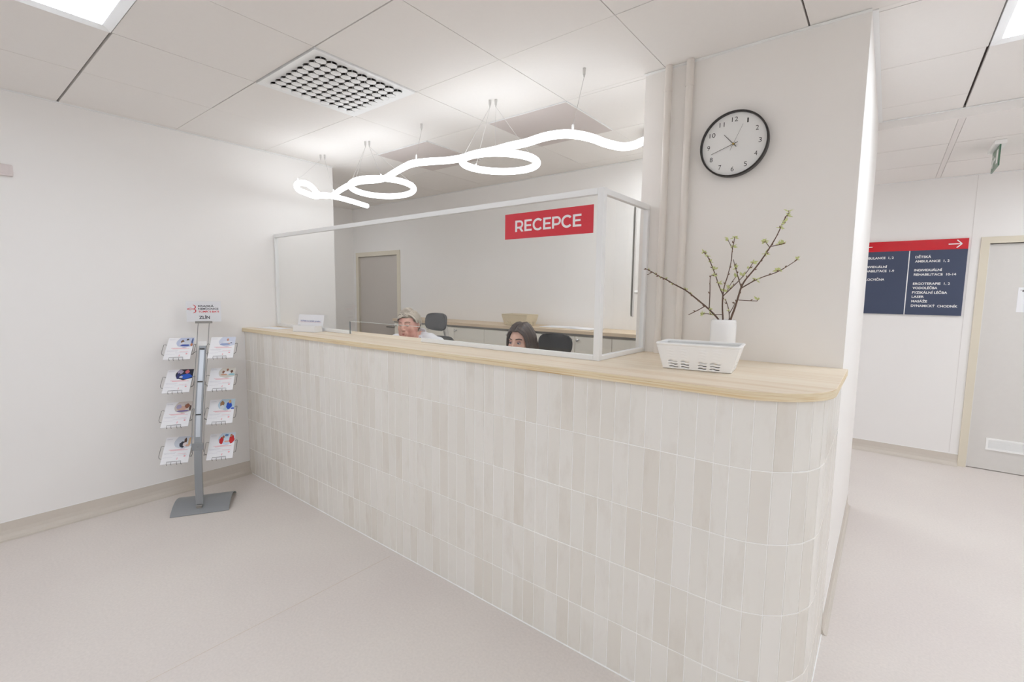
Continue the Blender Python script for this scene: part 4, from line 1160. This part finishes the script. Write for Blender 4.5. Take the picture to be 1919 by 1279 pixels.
# monitor seen edge-on on an arm
t = thing('wall_monitor', 'thin dark monitor seen edge-on on the reception side of the pier', 'monitor', (2.63, 1.44, 1.70), math.atan2(.907, -.42))
mb = MB(); mb.box(-.22, .22, .004, .014, -.36, .365); mb.build('monitor_back', M_WHITEP, t, bevel=.003)
mb = MB(); mb.box(-.218, .218, .0145, .022, -.355, .36); mb.build('screen_panel', mat('screen_grey', srgb(112, 112, 108), .35), t)
mb = MB(); mb.tube([(.0, -.001, -.2), (-.1, -.16, -.2), (-.125, -.272, -.2)], .012, 10); mb.build('wall_arm', M_WHITEP, t)

# office chairs
M_CHAIR = mat('charcoal_mesh', srgb(88, 89, 91), .75, noise=(300, .12))
M_CHAIRB = mat('black_mesh', srgb(44, 45, 48), .75, noise=(300, .12))
M_CHFR = mat('light_grey_plastic', srgb(200, 196, 190), .5)
def curved_pad(w, h, thick, depth, shape, n=24, m=20, rnd_=.28):
    """pad in XZ plane curved towards -y at its sides"""
    mb = MB(); vs = []
    for side in (0, 1):
        for j in range(m + 1):
            v = -1 + 2 * j / m
            for i in range(n + 1):
                u = -1 + 2 * i / n
                # superellipse clamp
                e = (1 - abs(v) ** shape) ** (1 / shape)
                x = u * w / 2 * ((1 - rnd_) + rnd_ * e) if abs(v) < 1 else u * w / 2 * (1 - rnd_)
                z = v * h / 2 * (1 - .10 * abs(u) ** 4)
                edge = max(abs(u), abs(v)) ** 6
                y = -depth * u * u + (thick / 2 * (1 - edge * .8)) * (1 if side else -1)
                vs.append((x, y, z))
    A = (n + 1) * (m + 1); fs = []
    for j in range(m):
        for i in range(n):
            a = j * (n + 1) + i
            fs.append((a, a + 1, a + n + 2, a + n + 1)); fs.append((A + a, A + a + n + 1, A + a + n + 2, A + a + 1))
    for i in range(n):
        fs.append((i, A + i, A + i + 1, i + 1)); a = m * (n + 1) + i; fs.append((a, a + 1, A + a + 1, A + a))
    for j in range(m):
        a = j * (n + 1); b = a + n + 1; fs.append((a, b, A + b, A + a)); a += n; b += n; fs.append((a, A + a, A + b, b))
    mb.add(vs, fs); return mb
def office_chair(label, loc, rz, head_z, back_top, m, hx=0):
    t = thing('office_chair', label, 'chair', loc, rz, group='mesh-back desk chairs behind the counter')
    p = curved_pad(.50, .46, .06, 0, 4)
    o = p.build('seat', m, t, smooth=True); o.rotation_euler = (PI / 2, 0, 0); o.location = (0, -.22, .47)
    o = curved_pad(.46, .52, .035, .05, 3).build('backrest', m, t, smooth=True); o.location = (0, .06, back_top - .26); o.rotation_euler = (math.radians(-4), 0, 0)
    o = curved_pad(.285, .15, .04, .05, 2.4, rnd_=.5).build('headrest', m, t, smooth=True); o.location = (hx, .07, head_z); o.rotation_euler = (math.radians(-6), 0, 0)
    mb = MB(); mb.tube(smooth_path([(0, -.05, .43), (0, .11, .45), (0, .135, .6), (0, .115, back_top - .2), (hx * .5, .12, back_top - .02), (hx, .1, head_z)], 5), .016, 10, flat=1.5); mb.build('back_frame', M_CHFR, t, smooth=True)
    for s in (-1, 1):
        mb = MB(); mb.tube([(s * .22, -.2, .44), (s * .29, -.2, .45), (s * .29, -.2, .64)], .014, 10); mb.box(s * .29 - .04, s * .29 + .04, -.32, -.07, .64, .665)
        mb.build('armrest', M_BLACK, t, bevel=.004)
    mb = MB(); mb.cyl((0, -.2, .09), (0, -.2, .3), .028, n=16); mb.cyl((0, -.2, .3), (0, -.2, .43), .018, n=16); mb.build('gas_lift', M_BLACK, t)
    for k in range(5):
        a = 2 * PI * k / 5 + .3
        c, s = math.cos(a), math.sin(a)
        mb = MB(); mb.tube([(0, -.2, .115), (.12 * c, -.2 + .12 * s, .1), (.29 * c, -.2 + .29 * s, .072)], [.026, .022, .014], 10); leg = mb.build('base_leg', M_BLACK, t, smooth=True)
        mb = MB(); mb.cyl((.29 * c - .012 * s, -.2 + .29 * s + .012 * c, .028), (.29 * c + .012 * s, -.2 + .29 * s - .012 * c, .028), .027, n=16); mb.cyl((.29 * c, -.2 + .29 * s, .03), (.29 * c, -.2 + .29 * s, .075), .007, n=8)
        mb.build('caster', M_BLACK, leg)
    return t
office_chair('charcoal mesh desk chair with rounded headrest right of the fair-haired woman', (1.09, 1.06, 0), math.radians(-6), 1.235, 1.12, M_CHAIR, hx=-.06)
office_chair('black mesh desk chair whose headrest shows right of the dark-haired woman', (2.24, 1.04, 0), math.radians(-4), 1.137, 1.0, M_CHAIRB)

# ================================================================== PEOPLE
def skin_mat(name, base, red, rough=.5):
    m = bpy.data.materials.new(name); m.use_nodes = True
    nt = m.node_tree; b = nt.nodes['Principled BSDF']; L = nt.links.new
    tc = nt.nodes.new('ShaderNodeTexCoord')
    n = nt.nodes.new('ShaderNodeTexNoise'); n.inputs['Scale'].default_value = 14; n.inputs['Detail'].default_value = 4
    L(tc.outputs['Object'], n.inputs['Vector'])
    r = nt.nodes.new('ShaderNodeValToRGB'); r.color_ramp.elements[0].position = .35; r.color_ramp.elements[0].color = base
    r.color_ramp.elements[1].position = .7; r.color_ramp.elements[1].color = red
    L(n.outputs['Fac'], r.inputs['Fac']); L(r.outputs['Color'], b.inputs['Base Color'])
    b.inputs['Roughness'].default_value = rough
    
    return m
def hair_mat(name, cols, rough=.42):
    m = bpy.data.materials.new(name); m.use_nodes = True
    nt = m.node_tree; b = nt.nodes['Principled BSDF']; L = nt.links.new
    g = nt.nodes.new('ShaderNodeNewGeometry'); r = nt.nodes.new('ShaderNodeValToRGB')
    for i, c in enumerate(cols):
        p = i / (len(cols) - 1)
        if i == 0: e = r.color_ramp.elements[0]
        elif i == len(cols) - 1: e = r.color_ramp.elements[-1]
        else: e = r.color_ramp.elements.new(p)
        e.position = p; e.color = c
    L(g.outputs['Random Per Island'], r.inputs['Fac']); L(r.outputs['Color'], b.inputs['Base Color'])
    b.inputs['Roughness'].default_value = rough
    return m
HA, HB, HC = .073, .094, .116
def head_pt(th, ph, wide=1.0):
    """point of the bare head in its own frame, face to -y"""
    x, y, z = math.sin(ph) * math.cos(th), math.sin(ph) * math.sin(th), math.cos(ph)
    X, Y, Z = HA * x * wide, HB * y, HC * z
    if z < 0:
        t = -z
        X *= 1 - .26 * t ** 1.8
        if y > 0: Y *= 1 - .5 * t ** 1.3
        else: Y *= 1 + .02 * t
    if y < 0: Y *= 1 - .06 * (1 - abs(x)) * max(0, z)        # flatter forehead
    if z > 0 and y > 0: Y *= 1.04
    # eye sockets
    for s in (-1, 1):
        d2 = ((X - s * .031) / .019) ** 2 + ((Z - .008) / .012) ** 2
        if y < 0: Y += .0095 * math.exp(-d2)
    return Vector((X, Y, Z))
def add_head(mb, M, wide=1.0, fat=0.0):
    n, m = 72, 48; vs = []
    for i in range(1, m):
        for k in range(n): vs.append(M @ head_pt(2 * PI * k / n, PI * i / m, wide))
    vs.append(M @ head_pt(0, .0001, wide)); vs.append(M @ head_pt(0, PI - .0001, wide))
    t, b = len(vs) - 2, len(vs) - 1
    fs = [(i * n + k, (i + 1) * n + k, (i + 1) * n + (k + 1) % n, i * n + (k + 1) % n) for i in range(m - 2) for k in range(n)]
    fs += [(t, k, (k + 1) % n) for k in range(n)] + [(b, (m - 2) * n + (k + 1) % n, (m - 2) * n + k) for k in range(n)]
    mb.add(vs, fs)
    def E(c, r, rot=None):
        MM = rot or Matrix.Identity(4)
        R3 = M.to_3x3().to_4x4() @ MM
        mb.ell(M @ Vector(c), r, 16, 12, M=R3)
    def T(P, R): mb.tube([M @ Vector(p) for p in P], R, 12)
    T([(0, -.084, .022), (0, -.094, .005), (0, -.104, -.012), (0, -.110, -.024)], [.007, .0085, .010, .0115])
    E((0, -.109, -.027), (.0115, .011, .010))
    for s in (-1, 1):
        E((s * .0115, -.099, -.031), (.0085, .011, .0075))
        E((s * .028, -.084, .026), (.019, .008, .006))
        E((s * .036 * wide, -.055, -.028), (.032, .024, .040))
        E((s * .030 * wide, -.040, -.066), (.032 + fat, .036, .034 + fat * .4))
        E((s * .076 * wide, .010, .0), (.007, .016, .029), Matrix.Rotation(s * .35, 4, 'Z'))
        E((s * .079 * wide, .004, -.021), (.006, .010, .011))
    E((0, -.0855, -.060), (.031, .016, .026))
    E((0, -.084, -.097), (.021 + fat * .5, .017, .017))
    E((0, -.04, -.095), (.035 + fat, .035 + fat * .6, .022 + fat * .7))
def eye_set(root, M, iris, sk, browc, makeup=None, look=0.0, lid=.25):
    R3 = M.to_3x3().to_4x4()
    for s in (-1, 1):
        c = M @ Vector((s * .031, -.0775, .008)); r = .0125
        mb = MB(); mb.ell(c, (r, r, r), 20, 14, M=R3)
        # iris and pupil discs lie on the ball
        d = Vector((look, -1, -.08)).normalized()
        a = d.cross(Vector((0, 0, 1))).normalized(); b_ = d.cross(a)
        for rad, off, mi in ((.0062, r * .88, 1), (.0027, r * .975, 2)):
            n = 16; ctr = d * (off + .0006); vs = [ctr + d * .0012] + [ctr + (a * math.cos(2 * PI * k / n) + b_ * math.sin(2 * PI * k / n)) * rad for k in range(n)]
            mb.add([c + (R3 @ v) for v in vs], [(0, k + 1, (k + 1) % n + 1) for k in range(n)], mi)
        mb.build('eye', [mat('eye_white', srgb(208, 201, 199), .25), mat(iris[0], srgb(*iris[1]), .25), M_BLACK], root, smooth=True)
        mb = MB(); n = 20; vs = []; rr_ = .0137
        for i in range(6):
            ph = PI * .5 * i / 5 * (1 - lid * .55)
            for k in range(n + 1):
                th = PI * k / n      # sweep around the front, from one side to the other
                vs.append((rr_ * math.cos(th) * math.cos(PI / 2 - ph) if False else rr_ * math.sin(ph) * math.cos(th), -rr_ * math.sin(ph) * math.sin(th), rr_ * math.cos(ph)))
        mb.add([c + R3 @ Vector(v) for v in vs], [(i * (n + 1) + k, i * (n + 1) + k + 1, (i + 1) * (n + 1) + k + 1, (i + 1) * (n + 1) + k) for i in range(5) for k in range(n)])
        mb.build('upper_eyelid', makeup or sk, root, smooth=True)
        ph = PI * .5 * (1 - lid * .55)
        mb = MB(); mb.tube([c + R3 @ Vector(((rr_ + .0003) * math.sin(ph) * math.cos(th), -(rr_ + .0003) * math.sin(ph) * math.sin(th), rr_ * math.cos(ph))) for th in [PI * (.08 + .84 * k / 14) for k in range(15)]], .0011, 6)
        mb.build('lashes', mat('lash_dark', srgb(50, 40, 40), .6), root)
        mb = MB(); mb.tube(smooth_path([M @ Vector(p) for p in ((s * .014, -.0925, .029), (s * .028, -.0925, .0335), (s * .042, -.083, .0335), (s * .052, -.071, .027))], 4), [.0022 + .0016 * math.sin(PI * k / 12) for k in range(13)], 8)
        mb.build('eyebrow', browc, root, smooth=True)
def lips(root, M, m):
    mb = MB(); R3 = M.to_3x3().to_4x4()
    mb.tube(smooth_path([M @ Vector(p) for p in ((-.025, -.086, -.0605), (-.012, -.0965, -.0575), (0, -.0992, -.0588), (.012, -.0965, -.0575), (.025, -.086, -.0605))], 5), [.001 + .0026 * math.sin(PI * k / 20) for k in range(21)], 10)
    mb.tube(smooth_path([M @ Vector(p) for p in ((-.024, -.086, -.0615), (-.012, -.0950, -.0645), (0, -.0980, -.0655), (.012, -.0950, -.0645), (.024, -.086, -.0615))], 5), [.001 + .0032 * math.sin(PI * k / 20) for k in range(21)], 10)
    mb.build('lips', m, root, smooth=True)
def chain(mb, P, R, flat=1.0):
    mb.tube(P, R, 16, flat=flat)
    for p, r in zip(P, R): mb.ell(p, (r, r, r), 14, 10)
def hand(mb, w, d, side):
    """w wrist, d pointing direction; five curled fingers and a thumb leaving the side of the palm"""
    w = Vector(w); d = Vector(d).normalized(); s = Vector((side, 0, 0)); s = (s - d * s.dot(d)).normalized(); dn = Vector((0, 0, -1)); dn = (dn - d * dn.dot(d)).normalized()
    mb.tube([w, w + d * .03, w + d * .06, w + d * .088], [.024, .033, .038, .036], 14, flat=.42, upv=dn)
    for k, L in enumerate((.066, .076, .071, .056)):
        b = w + d * .082 + s * (-.030 + .020 * k)
        b0 = b - d * .012
        P = [b0, b + d * L * .42 + dn * .004, b + d * L * .72 + dn * L * .22, b + d * L * .86 + dn * L * .5]
        mb.tube(P, [.0088, .0082, .0076, .0062], 10); mb.ell(P[-1], (.0063,) * 3, 8, 6)
    P = [w + d * .025 - s * .025, w + d * .05 - s * .047 + dn * .008, w + d * .078 - s * .055 + dn * .014]
    mb.tube(P, [.013, .0105, .008], 10); mb.ell(P[-1], (.008,) * 3, 8, 6)
def remesh(o, vox, sm=4, fac=.5):
    md = o.modifiers.new('rm', 'REMESH'); md.mode = 'VOXEL'; md.voxel_size = vox; md.use_smooth_shade = True
    if sm: s = o.modifiers.new('sm', 'SMOOTH'); s.iterations = sm; s.factor = fac
    return bake(o)
def person(label, loc, rz, hc, yaw, pitch, skin, wide, fat, build_w, drop=.225):
    t = thing('person', label, 'person', loc, rz)
    hc = Vector(hc)
    M = Matrix.Translation(hc) @ Matrix.Rotation(yaw, 4, 'Z') @ Matrix.Rotation(pitch, 4, 'X')
    mb = MB(); add_head(mb, M, wide, fat)
    W = build_w
    sz = hc.z - drop                                # shoulder height
    nb = Vector((0, .07, sz + .025))
    chain(mb, [hc + Vector((0, .02, -.07)), hc + Vector((0, .035, -.13)), nb], [.052 + fat, .054 + fat, .062 + fat])
    hip = Vector((0, .07, .58)); chest = Vector((0, .06, sz - .13))
    def slab(p, rx, ry, rz_): mb.ell(p, (rx, ry, rz_), 24, 16)
    slab(chest, .155 * W, .105 * W, .17); slab(Vector((0, .06, sz - .02)), .15 * W, .07 * W, .06); slab(chest.lerp(hip, .55), .14 * W, .1 * W, .16); slab(hip, .17 * W, .12 * W, .12)
    for s in (-1, 1):
        sh = Vector((s * .165 * W, .06, sz - .015)); el = Vector((s * .21 * W, .0, sz - .28)); wr = Vector((s * .12, -.23, sz - .34 if sz - .34 > .64 else .64))
        chain(mb, [sh, sh.lerp(el, .5), el], [.05 * W, .046 * W, .038]); chain(mb, [el, el.lerp(wr, .4), wr], [.038, .036, .024])
        hand(mb, wr, Vector((-s * .1, -1, -.12)), -s)
        hp = Vector((s * .09, .04, .56)); kn = Vector((s * .11, -.40, .55)); an = Vector((s * .12, -.42, .1))
        chain(mb, [hp, hp.lerp(kn, .5), kn], [.085, .075, .055]); chain(mb, [kn, kn.lerp(an, .4), an], [.054, .05, .034])
        mb.tube([an + Vector((0, .03, -.05)), an + Vector((0, -.05, -.06)), an + Vector((0, -.17, -.075))], [.034, .036, .022], 12)
    body = mb.build('body', skin, t)
    remesh(body, .0040, 12, .5)
    return t, M, sz, W
def tunic(t, sz, W, m, hc):
    mb = MB()
    hip = Vector((0, .07, .60)); chest = Vector((0, .06, sz - .13))
    for p, r in ((chest, (.17 * W, .12 * W, .185)), (Vector((0, .065, sz - .02)), (.168 * W, .085 * W, .068)), (chest.lerp(hip, .55), (.158 * W, .118 * W, .18)), (hip, (.185 * W, .135 * W, .10))): mb.ell(p, r, 24, 16)
    for s in (-1, 1):
        sh = Vector((s * .165 * W, .06, sz - .012)); el = Vector((s * .21 * W, .0, sz - .28))
        chain(mb, [Vector((s * .052, .078, sz + .052)), Vector((s * .10 * W, .072, sz + .030)), sh, sh.lerp(el, .5), sh.lerp(el, .85)], [.034, .052, .054 * W, .054 * W, .054])
    o = mb.build('tunic', m, t); remesh(o, .007, 4)
    # standing collar, open at the throat
    mb = MB(); vs = []; n = 30
    for i, (rr_, z) in enumerate(((.078, -.05), (.074, .0), (.067, .026), (.072, .030), (.084, .0), (.090, -.05))):
        for k in range(n + 1):
            a = -PI / 2 + .45 + (2 * PI - .9) * k / n
            vs.append((rr_ * 1.05 * math.cos(a), .060 + rr_ * math.sin(a) * .95, sz + .050 + z + .030 * math.sin(a)))
    mb.add(vs, [(i * (n + 1) + k, i * (n + 1) + k + 1, (i + 1) * (n + 1) + k + 1, (i + 1) * (n + 1) + k) for i in range(5) for k in range(n)])
    mb.build('collar', m, t, smooth=True)
    mb = MB()
    for s in (-1, 1):
        hp = Vector((s * .09, .04, .565)); kn = Vector((s * .11, -.41, .555)); an = Vector((s * .12, -.42, .13))
        chain(mb, [hp, hp.lerp(kn, .5), kn], [.098, .086, .066]); chain(mb, [kn, kn.lerp(an, .5), an], [.064, .062, .056])
    mb.ell((0, .06, .58), (.18 * W, .13 * W, .11), 20, 12)
    o = mb.build('trousers', m, t); remesh(o, .009, 3)
    for s in (-1, 1):
        mb = MB(); mb.tube([(s * .12, -.35, .045), (s * .12, -.45, .042), (s * .12, -.55, .034), (s * .12, -.62, .028)], [.042, .046, .044, .028], 14); mb.box(s * .12 - .04, s * .12 + .04, -.63, -.34, .001, .02)
        mb.build('shoe', M_WHITEP, t, smooth=True)
def surf(M, th, ph, off, wide=1.0):
    p = head_pt(th, ph, wide); d = p.normalized()
    return M @ (p + d * off)
def cap_shell(t, M, wide, inside, off, m, name='hair_cap'):
    n, k2 = 60, 40; mb = MB(); idx = {}; vs = []
    def vid(k, i, lay):
        key = (k % n, i, lay)
        if key not in idx:
            idx[key] = len(vs); vs.append(surf(M, 2 * PI * (k % n) / n, max(.001, PI * i / k2), off if lay else -.004, wide))
        return idx[key]
    fs = []
    for i in range(0, k2):
        for k in range(n):
            p = head_pt(2 * PI * (k + .5) / n, PI * (i + .5) / k2, wide)
            if inside(p): fs.append((vid(k, i, 1), vid(k, i + 1, 1), vid(k + 1, i + 1, 1), vid(k + 1, i, 1)))
    mb.add(vs, fs); return mb.build(name, m, t, smooth=True, weld=True)

# ---- woman with short fair hair
SK1 = skin_mat('skin_rosy', srgb(236, 190, 172), srgb(226, 160, 148))
t, M, sz, W = person('person with short ash-blonde hair in a white tunic, looking down at the desk', (1.0, .86, 0), math.radians(10), (0, -.03, 1.228), math.radians(11), math.radians(7), SK1, 1.06, .010, 1.28, .150)
M_TUN = mat('white_cotton', srgb(236, 238, 244), .8, bump=(60, .25))
tunic(t, sz, W, M_TUN, None)
BROW1 = mat('brow_ash', srgb(160, 124, 106), .8)
eye_set(t, M, ('iris_grey', (110, 120, 130)), SK1, BROW1, look=-.35, lid=-.45)
lips(t, M, mat('lip_rose', srgb(200, 126, 120), .5))
HM1 = hair_mat('hair_ash_blonde', [srgb(146, 135, 124), srgb(184, 173, 158), srgb(214, 205, 192), srgb(164, 152, 138), srgb(198, 187, 172), srgb(222, 214, 202)])
WD = 1.08
def in1(p):
    if p.z > .062: return True
    if p.y > -.005 and p.z > -.02 + 0: return True
    if p.y > -.045 and p.z > .03: return True
    return p.y > .03 and p.z > -.075
cap_shell(t, M, WD, in1, .005, mat('hair_under', srgb(146, 132, 114), .6))
mb = MB(); rnd = random.Random(3)
def lock(pts_, r, fl=.45):
    P = smooth_path(pts_, 5); n = len(P)
    c = M @ Vector((0, .01, .0))
    mid = (P[n // 2] - c).normalized()
    mb.tube(P, [r * (.45 + .65 * math.sin(PI * min(1, (i / (n - 1)) * .9 + .1))) for i in range(n)], 7, flat=fl, upv=mid)
def HP(x, y, z, off=0):
    """point near the head surface in the direction (x,y,z)"""
    d = Vector((x / (HA * WD), y / HB, z / HC)).normalized()
    th, ph = math.atan2(d.y, d.x), math.acos(max(-1, min(1, d.z)))
    return surf(M, th, ph, off, WD)
# swept fringe: from the parting on her left (+x) across to her right (-x)
for k in range(150):
    f = k / 149
    y0 = -.078 + .15 * f + rnd.uniform(-.004, .004)
    x0 = .032 + rnd.uniform(-.004, .004)
    z0 = .112 - .035 * max(0, -(y0 + .02)) / .06
    o = .006 + rnd.uniform(-.002, .005)
    yl = y0 + .02
    lock([HP(x0, y0, z0, .004), HP(x0 - .035, y0 - .006, z0 + .012, o + .006), HP(-.035, yl - .010, .100, o + .007), HP(-.07, yl - .006, .070 + rnd.uniform(-.006, .006), o + .004), HP(-.083, yl + .005, .036 + rnd.uniform(-.012, .008) - .03 * f, .011)], .0046)
# fringe front tips hanging over the forehead
for k in range(40):
    q = k / 39; e_ = rnd.uniform(-.003, .003)
    lock([HP(.032, -.066 + .02 * q, .094 + .014 * q, .006), HP(.004, -.086, .082 + .020 * q + e_, .012), HP(-.030, -.086, .066 + .026 * q + e_, .014), HP(-.062, -.062, .048 + .026 * q + e_, .013), HP(-.082, -.030, .026 + .02 * q + e_, .010)], .0042)
# side above her left ear
for k in range(110):
    f = k / 109
    y0 = -.074 + .13 * f
    x0 = .034
    zt = (.004 if f > .25 else .022) - .03 * max(0, f - .3) + rnd.uniform(-.008, .005)
    lock([HP(x0, y0, .110, .004), HP(.062, y0 + .012, .085, .013), HP(.080, y0 + .03, .048, .015), HP(.084, y0 + .045 + .012 * f, zt, .009)], .0046)
# back of the head
for k in range(140):
    a = -.5 + (PI + 1.0) * k / 139
    dx, dy = math.cos(a), math.sin(a)
    lock([HP(.02 + dx * .03, .02 + dy * .03, .12, .005), HP(dx * .06, .01 + dy * .07, .09, .014), HP(dx * .084, dy * .1 + .01, .03, .018), HP(dx * .08, dy * .1 + .01, -.035 + rnd.uniform(-.008, .008), .010), HP(dx * .07, dy * .085, -.075 + rnd.uniform(-.008, .008), .004)] if dy > .25 else
         [HP(.02 + dx * .03, .02 + dy * .03, .12, .005), HP(dx * .06, .02 + dy * .07, .09, .013), HP(dx * .084, .03 + dy * .06, .04, .015), HP(dx * .084, .035 + dy * .05, .0 + rnd.uniform(-.008, .008), .009)], .0050)
mb.build('hair', HM1, t, smooth=True)
mb = MB()
c = M @ Vector((.084 * WD, .002, -.040)); mb.tube([c + Vector((0, .011 * math.cos(a), .011 * math.sin(a) - .004)) for a in [2 * PI * k / 16 for k in range(16)]], .0013, 6, closed=True)
mb.build('earring', M_STEEL, t, smooth=True)
nbz = sz + .05
mb = MB(); mb.tube(smooth_path([(.074 * math.cos(a) * 1.02, .05 + .07 * math.sin(a) - (.02 if math.sin(a) < 0 else 0), nbz + .03 * math.sin(a)) for a in [2 * PI * k / 18 for k in range(18)]], 3, True), .0013, 6, closed=True)
mb.build('necklace', mat('cord_brown', srgb(120, 70, 55), .6), t, smooth=True)

# ---- woman with long dark hair
SK2 = skin_mat('skin_fair', srgb(234, 192, 172), srgb(226, 174, 156))
t, M, sz, W = person('person with long dark brown centre-parted hair, only eyes and forehead above the worktop', (2.095, .90, 0), math.radians(4), (0, -.02, 1.160), math.radians(0), math.radians(4), SK2, 1.0, 0.0, 1.0)
tunic(t, sz, W, M_TUN, None)
eye_set(t, M, ('iris_blue', (98, 108, 140)), SK2, mat('brow_dark', srgb(74, 54, 48), .8), makeup=mat('eyeshadow', srgb(186, 146, 146), .6), look=.1, lid=.18)
lips(t, M, mat('lip_pink', srgb(200, 124, 122), .5))
HM2 = hair_mat('hair_dark_brown', [srgb(46, 35, 32), srgb(60, 46, 41), srgb(74, 57, 49), srgb(52, 40, 37), srgb(86, 66, 55)], .35)
WD = 1.0
def in2(p):
    if p.z > .080: return True
    if p.y > -.06 and p.z > .055: return True
    if p.y > -.035 and p.z > .0: return True
    return p.y > .0
cap_shell(t, M, WD, in2, .008, mat('hair_under_dark', srgb(52, 40, 37), .5))
mb = MB(); rnd = random.Random(5)
for s in (-1, 1):
    for k in range(58):
        f = k / 57
        y0 = -.082 + .15 * f
        z0 = .086 + .03 * math.sin(min(1, f * 1.6) * PI / 2)
        y1 = -.062 + .14 * f
        o = .012 + rnd.uniform(0, .004)
        j = lambda a: rnd.uniform(-a, a)
        lock([HP(s * .002, y0, z0, .008), HP(s * .030, y0 + .004, z0 - .004, o + .007), HP(s * .064, y1 - .004, .058, o + .004), HP(s * .079, y1 + .002, .015, o + .004),
              M @ Vector((s * (.083 + .004 * math.sin(f * PI)) , y1 * .95 + .006 + j(.003), -.045)), M @ Vector((s * (.082) + j(.002), y1 * .9 + .010 + j(.004), -.11)), M @ Vector((s * (.078) + j(.004), y1 * .85 + .015 + j(.005), -.19)), M @ Vector((s * (.078) + j(.006), y1 * .8 + .012 + j(.006), -.27 + j(.015)))], .0085, .5)
for k in range(46):
    a = .12 * PI + .76 * PI * k / 45
    dx, dy = math.cos(a), math.sin(a)
    lock([HP(dx * .02, .06, .105, .009), HP(dx * .05, .05 + dy * .03, .085, .014), HP(dx * .08, dy * .1, .03, .014), M @ Vector((dx * .082, dy * .1 + .006, -.04)), M @ Vector((dx * .08, dy * .092 + .01, -.14)), M @ Vector((dx * .08, dy * .085 + .01, -.27 + rnd.uniform(-.015, .015)))], .0105, .5)
mb.build('hair', HM2, t, smooth=True)
